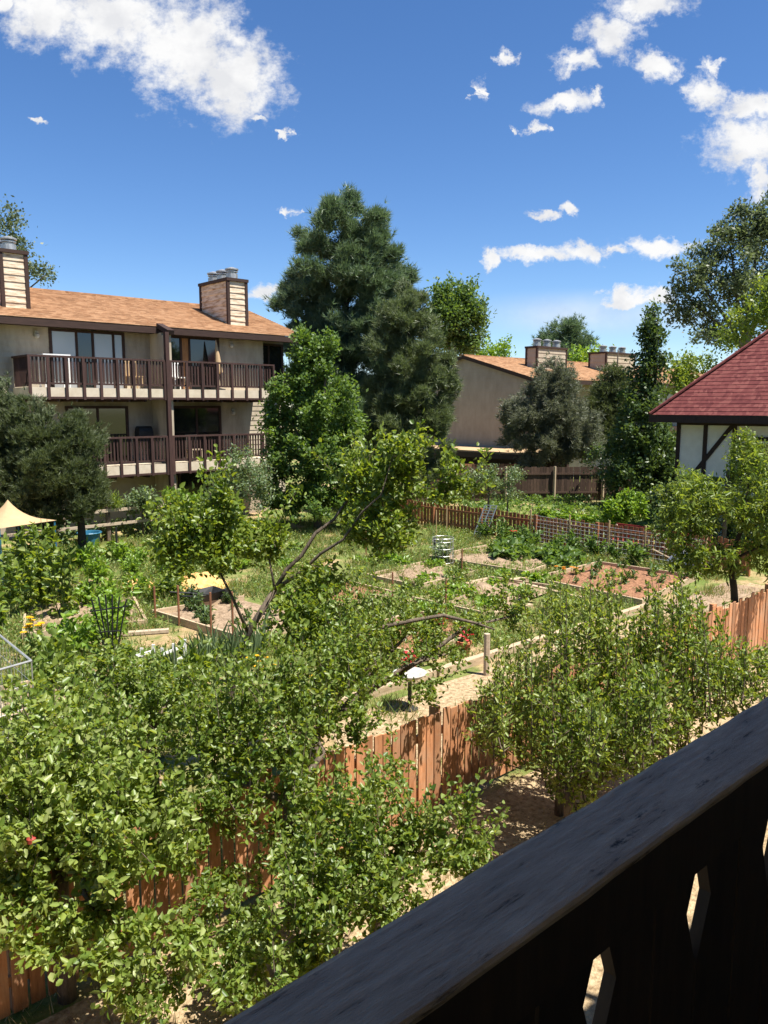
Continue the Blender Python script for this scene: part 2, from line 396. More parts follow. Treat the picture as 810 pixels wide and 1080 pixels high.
def twig_anchors(rng, twigs, per, lo=0.15, spread=0.03, by_len=None):
    P, D = [], []
    for pts, rr in twigs:
        ln = np.linalg.norm(pts[-1] - pts[0])
        m = per if by_len is None else max(4, int(by_len * ln) + per)
        u = lo + (1 - lo) * rng.uniform(0, 1, m) ** .8
        x = u * 5; i = np.minimum(x.astype(int), 4); f = (x - i)[:, None]
        P.append(pts[i] * (1 - f) + pts[i + 1] * f + rng.normal(0, spread, (m, 3))); D.append(np.repeat((pts[-1] - pts[-3])[None], m, 0))
    return np.concatenate(P), np.concatenate(D)
def leafy(rng, P, D, Ln, Wd, out_w=1.0, up=0.25, flat=0.9, fold=0.22, droop=0.15, simple=False):
    n = len(P)
    d = unit(unit(D) * 0.5 + unit(rng.normal(0, 1, (n, 3))) * out_w + np.array([0, 0, up]))
    nn = unit(np.array([0, 0, flat]) + rng.normal(0, .65, (n, 3)))
    ln = Ln * rng.uniform(.5, 1.3, n); wd = Wd * rng.uniform(.55, 1.25, n)
    return diamond_geo(P, d, nn, ln, wd) if simple else leaf_geo(P, d, nn, ln, wd, fold, droop)
def tree(name, label, cat, paths, lobes, n_twig, per, leaf, lm, bark, seed, group=None, spread=0.03, up=0.25, lo=0.15, simple=False, by_len=None, shell=2.2, tip_r=.004, k_r=.012, droop=.15, sag=.15, flat=.7, shoots=0):
    rng = np.random.default_rng(seed)
    base = paths[0][0]
    root = thing(name, label, cat, (base[0], base[1], 0), group)
    tg = lobe_points(rng, lobes, n_twig, shell)
    tw = grow(rng, paths, tg, tip_r, k_r, sag)
    ends = np.array([p[-1] for p, r in tw]); hi = np.argsort(ends[:, 2])[len(ends) // 3:]
    for k in rng.choice(hi, min(shoots, len(hi)), replace=False) if shoots else []:
        e = ends[k]; dd = unit(np.array([rng.normal(0, .35), rng.normal(0, .35), 1.0])) * rng.uniform(.2, .6); u = np.linspace(0, 1, 6)[:, None]
        tw.append((e + dd * u + np.array([rng.normal(0, .04), rng.normal(0, .04), 0]) * u * u, np.linspace(.004, .0018, 6)))
    skeleton('trunk', paths, tw, bark, root)
    P, D = twig_anchors(rng, tw, per, lo, spread, by_len)
    V, F = leafy(rng, P, D, leaf[0], leaf[1], up=up, simple=simple, droop=droop, flat=flat)
    np_mesh('crown', V, F, lm, root)
    return root
def conifer(name, label, paths, lobes, n_twig, tufts, per, needle, nm, bark, seed, group=None, spread=0.18, upv=0.7, cat='pine tree', nspread=0.9, sag=-0.1, shell=2.4, tip_r=.012, k_r=.016):
    rng = np.random.default_rng(seed); base = paths[0][0]
    root = thing(name, label, cat, (base[0], base[1], 0), group)
    tg = lobe_points(rng, lobes, n_twig, shell)
    tw = grow(rng, paths, tg, tip_r, k_r, sag, uphill=0.1)
    skeleton('trunk', paths, tw, bark, root)
    P, D = twig_anchors(rng, tw, tufts, .25, spread)
    ax = np.array([base[0], base[1]]); o = np.zeros_like(P); o[:, :2] = P[:, :2] - ax; o = unit(o)
    V, F = needle_geo(rng, P, o * .6 + np.array([0, 0, upv]) + rng.normal(0, .2, P.shape), per, needle[0], needle[1], nspread)
    np_mesh('crown', V, F, nm, root)
    return root
def straight(px, py, Y, ztop, r0, r1, lean=(0, 0), n=5, wob=0.0, seed=0):
    """a trunk standing on the ground in direction px at distance Y"""
    rng = np.random.default_rng(seed); b = W(px, py, Y)
    return [(b[0] + lean[0] * t + (rng.normal(0, wob) if 0 < t < 1 else 0), b[1] + lean[1] * t + (rng.normal(0, wob) if 0 < t < 1 else 0), ztop * t - (0.05 if t == 0 else 0), r0 * (1 - t) + r1 * t) for t in np.linspace(0, 1, n)]
def pix_path(pts):
    """(px, py, distance, radius) -> (x, y, z, r)"""
    return [tuple(W(a, b, Y)) + (r,) for a, b, Y, r in pts]
def limb(base, tops, r0, r1, wob=.05, seed=0, n=5):
    rng = np.random.default_rng(seed); base = np.array(base, float); out = []
    for t in tops:
        t = np.array(t, float); pts = []
        for u in np.linspace(0, 1, n):
            q = base * (1 - u) + t * u + (rng.normal(0, wob, 3) if 0 < u < 1 else 0); q[2] += 0.12 * math.sin(u * math.pi)
            pts.append(tuple(q) + (r0 * (1 - u) + r1 * u,))
        out.append(pts)
    return out

# ------------------------------------------------------------------ materials
M = {}
M['siding'] = noise_mat('beige lap siding', (.31, .255, .185), (.45, .385, .29), 1.6, .8, detail=9, stretch=(1.6, 1.6, .5), spec=.2, contrast=(.3, .6))
M['siding_far'] = noise_mat('tan lap siding', (.34, .285, .215), (.42, .355, .275), 1.4, .8, detail=9, stretch=(1.4, 1.4, .6), spec=.2)
M['stucco'] = noise_mat('tan render', (.34, .27, .20), (.40, .33, .25), 3, .9)
M['weathered'] = noise_mat('weathered pale siding', (.30, .19, .11), (.66, .56, .43), 2.5, .85, stretch=(.8, .8, 5), c3=(.55, .45, .33), contrast=(.34, .6))
M['brown'] = wood_mat('dark brown stained trim', (.030, .016, .012), (.055, .030, .022), 'x', 3, .7, .1)
M['rail_brown'] = wood_mat('dark brown railing timber', (.034, .017, .014), (.07, .036, .030), 'z', 3, .7, .1, .25)
M['cream'] = noise_mat('cream fascia board', (.50, .42, .31), (.60, .52, .40), 3, .7)
M['metal'] = noise_mat('dull galvanised metal', (.38, .37, .35), (.55, .54, .52), 8, .45, metal=.7)
M['shingle'] = shingle_mat('orange tan shingles', (.25, .135, .07), (.36, .205, .112), (.46, .285, .165))
M['shingle_red'] = shingle_mat('dark red shingles', (.105, .028, .028), (.15, .043, .040), (.195, .066, .057))
M['glass'] = glass_mat('dark window glass', (.012, .014, .014))
M['curtained'] = glass_mat('glass before white curtain', (.30, .31, .32), .08)
M['wooddoor'] = wood_mat('orange brown timber', (.26, .12, .045), (.38, .19, .08), 'z', 3)
M['white_wall'] = noise_mat('white plaster', (.66, .63, .56), (.74, .71, .64), 4, .85)
M['timber'] = wood_mat('black brown beam', (.02, .012, .009), (.045, .026, .02), 'z', 3)
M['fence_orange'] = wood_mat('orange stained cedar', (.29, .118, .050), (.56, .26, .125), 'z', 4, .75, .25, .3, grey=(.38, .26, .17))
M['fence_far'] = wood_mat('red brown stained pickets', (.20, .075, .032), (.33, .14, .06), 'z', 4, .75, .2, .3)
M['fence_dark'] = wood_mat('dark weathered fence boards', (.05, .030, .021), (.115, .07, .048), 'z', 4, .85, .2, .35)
M['pale_post'] = wood_mat('pale fence post', (.32, .24, .15), (.46, .36, .25), 'z', 4)
M['grey_wood'] = wood_mat('grey weathered timber', (.30, .23, .16), (.52, .42, .31), 'x', 4, .85, .3, .2)
M['bed_board'] = wood_mat('sun bleached bed boards', (.26, .18, .11), (.58, .45, .30), 'x', 4, .85, .3, .15)
M['bark'] = noise_mat('grey brown bark', (.07, .053, .038), (.17, .13, .095), 22, .9, stretch=(1, 1, .3), bump=.5)
M['bark_dark'] = noise_mat('dark bark', (.025, .019, .014), (.06, .045, .032), 18, .9, stretch=(1, 1, .3), bump=.5)
M['bamboo'] = wood_mat('split bamboo', (.38, .26, .12), (.52, .38, .20), 'z', 3)
M['rust'] = noise_mat('rust red stake', (.17, .07, .035), (.28, .12, .06), 10, .8)
M['white'] = noise_mat('white paint', (.72, .71, .68), (.82, .81, .78), 6, .5)
M['black'] = noise_mat('black metal', (.012, .012, .012), (.03, .03, .03), 8, .5)
M['wire'] = noise_mat('galvanised wire', (.40, .40, .39), (.58, .58, .56), 8, .4, metal=.6)
M['canvas'] = noise_mat('tan canvas', (.40, .275, .15), (.46, .32, .18), 4, .8)
M['tub'] = noise_mat('teal blue plastic', (.02, .11, .19), (.03, .15, .25), 4, .4)
M['red'] = noise_mat('red painted wood', (.26, .035, .028), (.36, .055, .04), 5, .6)
M['terracotta'] = noise_mat('terracotta', (.42, .15, .07), (.52, .21, .10), 7, .8)
M['soil_red'] = noise_mat('reddish bark mulch', (.10, .050, .028), (.36, .19, .105), 11, .95, detail=10, c3=(.24, .115, .06), bump=1.0, bscale=40)
M['soil_grey'] = noise_mat('pinkish dry soil', (.17, .115, .07), (.38, .275, .18), 10, .95, detail=9, bump=1.0, bscale=30)
M['straw'] = noise_mat('straw mulch', (.19, .128, .066), (.50, .385, .235), 14, .95, detail=10, c3=(.355, .26, .15), bump=1.0, bscale=45)
M['pale_stone'] = noise_mat('pale concrete', (.34, .32, .29), (.46, .44, .40), 9, .8, bump=.3)
M['orange_cloth'] = noise_mat('orange straw heap', (.55, .30, .10), (.72, .45, .18), 12, .95, bump=1, bscale=30)
M['yellow_petal'] = leaf_mat('yellow petals', [(.75, .40, .01), (.85, .55, .02)], .5, .3, (1, 1, .6))
M['orange_petal'] = leaf_mat('orange petals', [(.75, .25, .02), (.8, .36, .03)], .5, .3, (1, 1, .6))
M['red_petal'] = leaf_mat('red petals', [(.55, .02, .03), (.7, .05, .06)], .5, .3, (1, 1, 1))

lm_apple = leaf_mat('apple leaves', [(.065, .125, .018), (.13, .20, .03), (.23, .30, .06), (.11, .17, .03), (.17, .235, .05), (.30, .35, .13)], .42, .42, (2.0, 1.75, .5), .5)
lm_apple_l = leaf_mat('pale apple leaves', [(.11, .18, .028), (.19, .27, .045), (.28, .345, .09), (.15, .22, .04), (.36, .41, .16)], .42, .42, (1.9, 1.65, .6), .5)
lm_plum = leaf_mat('leaning tree leaves', [(.075, .14, .02), (.145, .215, .03), (.24, .305, .06), (.12, .18, .03), (.18, .25, .045)], .42, .44, (1.9, 1.65, .55), .5)
lm_peach = leaf_mat('long drooping leaves', [(.09, .15, .022), (.145, .21, .034), (.20, .255, .05)], .46, .44)
lm_maple = leaf_mat('maple leaves', [(.072, .135, .028), (.10, .17, .036), (.145, .215, .05)], .48, .40, (1.8, 1.7, .7))
lm_far = leaf_mat('far broad leaves', [(.065, .125, .032), (.09, .155, .04), (.115, .18, .048)], .5, .38)
lm_cotton = leaf_mat('cottonwood leaves', [(.080, .108, .062), (.108, .14, .078), (.14, .175, .098)], .5, .38, (1.6, 1.6, .9))
lm_lime = leaf_mat('lime green leaves', [(.12, .22, .025), (.17, .28, .035), (.22, .32, .05)], .4, .4)
lm_sage = leaf_mat('sage green leaves', [(.10, .15, .07), (.14, .20, .09), (.18, .24, .12)], .5, .3)
lm_dark = leaf_mat('dark green leaves', [(.048, .086, .028), (.068, .115, .036), (.10, .155, .05)], .45, .36)
nm_pine = leaf_mat('blue green pine needles', [(.082, .132, .070), (.112, .168, .090), (.155, .212, .118)], .5, .32, (1.3, 1.35, .85))
nm_pine2 = leaf_mat('olive pine needles', [(.095, .125, .055), (.125, .155, .070), (.165, .20, .095)], .5, .30, (1.3, 1.4, .8))
nm_grey = leaf_mat('grey green pinyon needles', [(.115, .13, .082), (.145, .16, .105), (.19, .20, .132)], .5, .28, (1.3, 1.3, .9))
nm_juni = leaf_mat('dark juniper sprays', [(.065, .088, .036), (.092, .118, .048), (.128, .155, .066)], .55, .30, (1.4, 1.4, .7))
lm_weed = leaf_mat('garden weeds', [(.10, .18, .03), (.15, .235, .045), (.21, .27, .07), (.30, .31, .11)], .5, .36)
lm_grass = leaf_mat('grass blades', [(.07, .13, .025), (.11, .18, .04), (.20, .22, .07), (.34, .28, .12)], .6, .3)
lm_dry = leaf_mat('dry grass blades', [(.34, .25, .11), (.46, .36, .18), (.18, .20, .07)], .7, .25, (1.2, 1.1, .8))

# ------------------------------------------------------------------ ground
def build_ground():
    m, nt = new_mat('garden ground')
    out = N(nt, 'ShaderNodeOutputMaterial'); p = N(nt, 'ShaderNodeBsdfPrincipled'); p.inputs['Roughness'].default_value = .95; p.inputs['Specular IOR Level'].default_value = .1
    tc = N(nt, 'ShaderNodeTexCoord')
    def nz(s, d=6, r=.6):
        n = N(nt, 'ShaderNodeTexNoise'); n.inputs['Scale'].default_value = s; n.inputs['Detail'].default_value = d; n.inputs['Roughness'].default_value = r
        L(nt, tc.outputs['Object'], n.inputs['Vector']); return n.outputs[0]
    green = ramp(nt, [(.3, (.085, .135, .03)), (.5, (.14, .18, .045)), (.68, (.24, .24, .085))]); L(nt, nz(3.0, 9, .7), green.inputs[0])
    tan = ramp(nt, [(.3, (.30, .20, .10)), (.5, (.42, .29, .16)), (.7, (.52, .38, .22))]); L(nt, nz(9, 9, .7), tan.inputs[0])
    patch = N(nt, 'ShaderNodeMapRange'); patch.inputs[1].default_value = .50; patch.inputs[2].default_value = .60; L(nt, nz(.55, 7, .65), patch.inputs[0])
    mx = N(nt, 'ShaderNodeMix', data_type='RGBA'); L(nt, patch.outputs[0], mx.inputs[0]); L(nt, green.outputs[0], mx.inputs[6]); L(nt, tan.outputs[0], mx.inputs[7])
    L(nt, mx.outputs[2], p.inputs['Base Color'])
    b = N(nt, 'ShaderNodeBump'); b.inputs['Strength'].default_value = 1; b.inputs['Distance'].default_value = .05; L(nt, nz(14, 8, .7), b.inputs['Height']); L(nt, b.outputs[0], p.inputs['Normal'])
    L(nt, p.outputs[0], out.inputs[0])
    mb = MB(); mb.add([(-900, -900, 0), (900, -900, 0), (900, 900, 0), (-900, 900, 0)], [(0, 1, 2, 3)])
    tag(mb.build('ground', m), kind='structure', label='grassy garden ground with bare tan patches')
    # straw strip between the balcony and the near picket fence, and the bare path behind it: irregular sheets
    rng = np.random.default_rng(3)
    def sheet(name, x0, x1, ya, yb, z, mat, label, wob=.22):
        n = 60; xs = np.linspace(x0, x1, n)
        lo = ya + np.cumsum(rng.normal(0, wob * .3, n)) * .35; hi = yb + np.cumsum(rng.normal(0, wob * .3, n)) * .35
        lo = np.clip(lo, ya - wob, ya + wob); hi = np.clip(hi, yb - wob, yb + wob)
        mb = MB(); mb.add([(x, a, z) for x, a in zip(xs, lo)] + [(x, a, z) for x, a in zip(xs, hi)], [(i, i + 1, n + i + 1, n + i) for i in range(n - 1)])
        tag(mb.build(name, mat), kind='structure', label=label)
    sheet('straw_strip', -6, 26, -1, 5.55, .004, M['straw'], 'straw covered ground in front of the near picket fence', .02)
    sheet('garden_path', 6.2, 20, 6.6, 8.35, .004, M['straw'], 'bare straw path behind the near picket fence')
    sheet('dirt_path', 16.0, 19.6, 7.5, 8.7, .008, M['soil_grey'], 'bare dirt at the corner of the garden', .15)
build_ground()

# ------------------------------------------------------------------ left apartment building
def window(parent, x0, x1, z0, z1, S, mull=(), panes=None, fw=.09):
    """a framed opening on a wall that faces -Y; the frame stands proud of the siding"""
    f = MB()
    f.box(x0 - fw, x0, S - .09, S + .03, z0 - fw, z1 + fw).box(x1, x1 + fw, S - .09, S + .03, z0 - fw, z1 + fw)
    f.box(x0, x1, S - .088, S + .03, z1, z1 + fw).box(x0, x1, S - .088, S + .03, z0 - fw, z0)
    for m_ in mull: f.box(m_ - .04, m_ + .04, S - .084, S + .03, z0, z1)
    o = f.build('window', M['brown'], parent)
    xs = [x0] + list(mull) + [x1]
    for i in range(len(xs) - 1):
        MB().box(xs[i] + .002, xs[i + 1] - .002, S - .05, S - .03, z0, z1).build('pane', (panes or [M['glass']] * 9)[i], o)
    return o
def siding_front(mb, x0, x1, z0, z1, y, pitch=.2):
    n = max(1, round((z1 - z0) / pitch)); mb.courses((x0, y, z0), (x1, y, z0), (x0, y, z1), (x1, y, z1), n, .022)
def siding_left(mb, y0, y1, z0, z1, x, pitch=.2):
    n = max(1, round((z1 - z0) / pitch)); mb.courses((x, y1, z0), (x, y0, z0), (x, y1, z1), (x, y0, z1), n, .022)
def gable_roof(parent, x0, x1, yf, yr, ze, zr, mat, n=16, th=.03, yb=None):
    mb = MB(); mb.courses((x0, yf, ze), (x1, yf, ze), (x0, yr, zr), (x1, yr, zr), n, th)
    yb = yb or 2 * yr - yf
    mb.courses((x1, yb, ze), (x0, yb, ze), (x1, yr, zr), (x0, yr, zr), n, th)
    mb.bar((x0 + .01, yr, zr), (x1 - .01, yr, zr), .3, .08)
    o = mb.build('roof', mat, parent)
    f = MB(); f.box(x0 + .01, x1 - .01, yf + .01, yf + .06, ze - .24, ze - .01)
    f.add([(x0 + .02, yf + .05, ze - .2), (x1 - .02, yf + .05, ze - .2), (x1 - .02, yf + .82, ze - .2), (x0 + .02, yf + .82, ze - .2)], [(0, 1, 2, 3)])
    for x in (x0, x1):
        xx = x + .04 if x == x0 else x - .04
        for (a, b) in ((yf, ze), (yb, ze)):
            f.bar((xx, a, b - .11), (xx, yr, zr - .11), .06, .2)
    f.build('fascia', M['brown'], parent)
    return o
def chimney(parent, x0, x1, y0, y1, z0, z1, n_caps, capaxis, mat, n=9):
    mb = MB(); mb.box(x0, x1, y0, y1, z0, z1)
    k = n
    mb.courses((x0, y0, z0), (x1, y0, z0), (x0, y0, z1), (x1, y0, z1), k, .03)
    mb.courses((x0, y1, z0), (x0, y0, z0), (x0, y1, z1), (x0, y0, z1), k, .03)
    o = mb.build('chimney', mat, parent)
    c = MB(); e = .06
    for (x, y) in ((x0, y0), (x1, y0), (x0, y1)): c.box(x - e, x + e, y - e, y + e, z0, z1)
    c.box(x0 - .09, x1 + .09, y0 - .09, y1 + .09, z1 + .002, z1 + .12); c.build('corner_trim', M['brown'], o)
    for i in range(n_caps):
        t = (i + .5) / n_caps
        cx, cy = ((x0 + x1) / 2, y0 + (y1 - y0) * t) if capaxis == 'y' else (x0 + (x1 - x0) * t, (y0 + y1) / 2)
        MB().lathe((cx, cy, z1 + .12), [(.24, 0), (.24, .22), (.19, .24), (.19, .27), (.25, .29), (.25, .33), (.20, .35), (.28, .38), (.28, .43), (.05, .50)], 14).build('flue_cap', M['metal'], o, smooth=False)
    return o
def railing(parent, x0, x1, y, zs, zr, ret_left=None):
    """balusters and wider posts under a cap, posts running down over the slab edge"""
    mb = MB()
    mb.box(x0, x1, y - .07, y + .07, zr - .06, zr); mb.box(x0, x1, y - .02, y + .02, zs + .10, zs + .16)
    n = max(1, round((x1 - x0) / .61))
    for i in range(n + 1):
        x = x0 + .045 + (x1 - x0 - .09) * i / n; mb.box(x - .045, x + .045, y - .085, y - .024, zs - .40, zr - .062)
    nb = round((x1 - x0) / .122)
    for i in range(nb):
        x = x0 + (x1 - x0) * (i + .5) / nb; mb.box(x - .026, x + .026, y - .018, y + .018, zs + .162, zr - .062)
    if ret_left:
        mb.box(x0, x0 + .14, y + .072, ret_left, zr - .06, zr)
        for i in range(13):
            yy = y + .1 + (ret_left - y - .15) * i / 12; mb.box(x0 + .05, x0 + .09, yy - .02, yy + .02, zs + .02, zr - .062)
    return mb.build('railing', M['rail_brown'], parent)
def left_building():
    root = thing('apartment_building', 'beige three storey apartment building with dark brown balconies and orange tan roof', 'building', (8, 28, 0))
    wl = MB()
    for (x0, x1) in ((2, 18.4),):
        siding_front(wl, x0, x1, 2.1, 7.3, 28.0)
        wl.box(x0, x1, 28.01, 36, 0, 7.3)
    siding_front(wl, 18.4, 19.9, 0, 7.3, 28.7); wl.box(18.402, 19.9, 28.72, 36, 0, 7.3)
    wl.add([(2, 36, 7.3), (2, 28, 7.3), (2, 32, 8.8)], [(0, 1, 2)]); wl.add([(19.9, 28, 7.3), (19.9, 36, 7.3), (19.9, 32, 8.8)], [(0, 1, 2)])
    wl.build('wall', M['siding'], root)
    MB().box(2, 18.39, 27.97, 28.008, 0, 2.09).build('lower_wall', M['stucco'], root)
    fin = MB(); fin.box(13.36, 13.5, 26.52, 27.96, 0, 7.05); fin.box(13.36, 13.5, 27.0, 27.95, 7.052, 7.15); fin.build('dividing_wall', M['siding'], root)
    fc = MB(); fc.bar((13.43, 26.38, 7.12), (13.43, 27.25, 7.42), .26, .16); fc.build('sloped_fascia', M['brown'], root)
    MB().box(13.17, 13.31, 26.30, 26.46, 0, 7.12).build('post', M['rail_brown'], root)
    gable_roof(root, 1.5, 20.15, 27.2, 32, 7.37, 8.95, M['shingle'], 26, .025)
    chimney(root, 17.1, 17.95, 28.5, 30.7, 7.5, 9.55, 3, 'y', M['weathered'], 9)
    chimney(root, 8.45, 9.25, 28.5, 30.9, 7.5, 9.58, 3, 'y', M['weathered'], 9)
    MB().tube([(18.9, 29.9, 8.2), (18.9, 29.9, 8.62)], .04, 8).build('vent_pipe', M['metal'], root)
    for (zs, zr) in ((5.10, 6.13), (2.40, 3.42)):
        for (x0, x1, rl) in ((8.42, 13.16, 27.95), (13.32, 17.85, None)):
            b = MB(); b.box(x0, x1, 26.42, 27.965, zs - .30, zs)
            b.box(x0 + .002, x1 - .002, 26.395, 26.418, zs - .30, zs - .002)
            bo = b.build('balcony', M['cream'], root)
            t = MB(); t.box(x0 - .02, x1 + .02, 26.36, 27.96, zs - .37, zs - .302)
            k = int((x1 - x0) / .61)
            for i in range(k): t.box(x0 + .3 + i * .61, x0 + .36 + i * .61, 26.44, 27.94, zs - .46, zs - .372)
            t.build('joists', M['rail_brown'], bo)
            railing(bo, x0, x1, 26.42, zs, zr, rl)
    c, g, d = M['curtained'], M['glass'], M['wooddoor']
    window(root, 9.78, 12.28, 5.12, 7.05, 28.0, (10.62, 11.2, 11.95), [c, g, c, c])
    window(root, 14.05, 16.2, 5.12, 7.08, 28.0, (14.62, 14.98), [g, d, g])
    window(root, 10.2, 12.3, 2.42, 4.4, 28.0, (11.25,), [g, g]); window(root, 14.12, 16.2, 2.42, 4.4, 28.0, (15.2,), [g, g])
    window(root, 14.4, 16.4, .3, 1.95, 27.97, (15.4,), [g, g])
    window(root, 18.5, 19.75, 5.1, 7.05, 28.7, (19.1,), [g, g])
    for (x, z) in ((9.28, 6.9), (16.85, 6.95), (16.85, 4.25)):
        l = MB(); l.box(x - .06, x + .06, 27.90, 27.985, z + .02, z + .12); l.lathe((x, 27.9, z - .12), [(.04, 0), (.085, .04), (.085, .13), (.03, .15)], 10); l.build('wall_lamp', M['pale_stone'], root)
    return root
left_building()

# things standing on the balconies
t = thing('patio_umbrella', 'furled tan patio umbrella leaning on the upper right balcony', 'umbrella', (16.0, 27.45, 5.10))
MB().tube([(16.0, 27.45, 5.12), (15.9, 27.5, 7.05)], .02, 6).build('pole', M['grey_wood'], t)
MB().tube([(15.98, 27.45, 5.75), (15.975, 27.45, 5.8), (15.94, 27.48, 6.4), (15.905, 27.5, 7.02)], [.05, .15, .10, .02], 9).build('canopy', M['canvas'], t)
MB().lathe((16.0, 27.45, 5.10), [(.22, 0), (.22, .05), (.05, .09)], 12).build('base', M['black'], t)
t = thing('patio_table', 'white table behind the railing at left end of the upper balcony', 'table', (9.6, 27.2, 5.10))
MB().box(9.1, 10.0, 26.9, 27.5, 6.17, 6.21).build('table_top', M['white'], t)
for (x, y) in ((9.15, 26.95), (9.95, 26.95), (9.15, 27.45), (9.95, 27.45)): MB().box(x - .025, x + .025, y - .025, y + .025, 5.10, 6.168).build('leg', M['white'], t)
def patio_chair(x, y, z, mat, label):
    t = thing('patio_chair', label, 'chair', (x, y, z), 'chairs on the balconies')
    MB().box(x - .24, x + .24, y - .24, y + .24, z + .42, z + .46).build('seat', mat, t)
    b = MB()
    for i in range(5): b.box(x - .22 + i * .1, x - .17 + i * .1, y + .2, y + .235, z + .462, z + .95)
    b.box(x - .24, x + .24, y + .198, y + .24, z + .952, z + 1.0); b.build('backrest', mat, t)
    for i in (-1, 1):
        for j in (-1, 1): MB().box(x + i * .21 - .02, x + i * .21 + .02, y + j * .21 - .02, y + j * .21 + .02, z, z + .418).build('leg', mat, t)
patio_chair(12.3, 27.1, 5.10, M['canvas'], 'tan chair behind the upper left balcony railing')
patio_chair(13.95, 27.0, 5.10, M['white'], 'white chair beside the post on the upper right balcony')
patio_chair(14.6, 27.1, 2.40, M['grey_wood'], 'grey wooden chair on the lower right balcony')
t = thing('grill', 'small dark grill in the corner of the lower left balcony', 'grill', (12.8, 27.6, 2.40))
MB().box(12.55, 13.1, 27.4, 27.8, 3.2, 3.55).box(12.6, 12.64, 27.45, 27.49, 2.40, 3.198).box(13.01, 13.05, 27.45, 27.49, 2.40, 3.198).box(12.6, 12.64, 27.71, 27.75, 2.40, 3.198).box(13.01, 13.05, 27.71, 27.75, 2.40, 3.198).build('body', M['black'], t)
MB().tube([(12.56, 27.6, 3.56), (13.09, 27.6, 3.56)], .2, 10).build('lid', M['black'], t)

# ------------------------------------------------------------------ far apartment building (gable end towards the garden)
def far_building():
    root = thing('apartment_building', 'tan gabled apartment building beyond the pines with two low chimneys', 'building', (36, 32, 0))
    X, yr, yl, ze, zr, yc = 36.0, 27.5, 37.7, 6.1, 7.5, 32.6
    w = MB()
    siding_left(w, yr, yl, 0, ze, X, .2)
    # the triangle under the roof, board by board
    n = 7
    for k in range(n):
        a, b = k / n, (k + 1) / n
        ya, yb_ = yr + (yc - yr) * a, yr + (yc - yr) * b; yc1, yc2 = yl + (yc - yl) * a, yl + (yc - yl) * b
        za, zb = ze + (zr - ze) * a, ze + (zr - ze) * b
        w.add([(X - .022, yc1, za), (X - .022, ya, za), (X - .002, yb_, zb), (X - .002, yc2, zb)], [(0, 1, 2, 3)])
    w.box(X + .01, 64, yr + 1.4, yl, 0, ze)
    w.box(X + .01, X + 3.2, yr + .02, yr + 1.39, 0, ze)
    w.build('wall', M['siding_far'], root)
    gable_roof(root, X - .25, 64.3, yr - .45, yc, ze - .1, zr + .06, M['shingle'], 22, .025, yl + .45)
    MB().box(X - .09, X - .024, yr + .02, yr + .12, .2, ze - .35).build('downpipe', M['brown'], root)
    chimney(root, 39.2, 42.2, 29.6, 30.4, 6.3, 8.0, 3, 'x', M['siding_far'], 6)
    chimney(root, 46.8, 50.4, 29.6, 30.9, 6.3, 8.0, 3, 'x', M['siding_far'], 6)
    for i in range(4):
        x = 40.0 + i * 4.2; window(root, x, x + 2.2, 3.4, 5.4, yr + 1.4, (x + 1.1,), None)
    b = MB(); b.box(39.3, 60, yr + .05, yr + 1.38, 2.75, 3.0); b.build('balcony', M['brown'], root)
    return root
far_building()
t = thing('carport', 'low flat carport with pale roof edge before the gabled tan building', 'carport', (34, 29, 0))
MB().box(32.4, 35.9, 24.6, 36, 1.98, 2.06).build('roof', M['canvas'], t)
MB().box(32.36, 35.92, 24.56, 36.02, 1.68, 1.978).build('fascia', M['brown'], t)
MB().box(35.6, 35.8, 24.7, 36, 0, 1.678).build('shade_panel', M['brown'], t)  # added dark panel, its brown stands in for the shade under the carport roof
for y in (24.8, 28.2, 31.6, 35.2): MB().box(32.5, 32.65, y, y + .15, 0, 1.678).build('post', M['brown'], t)

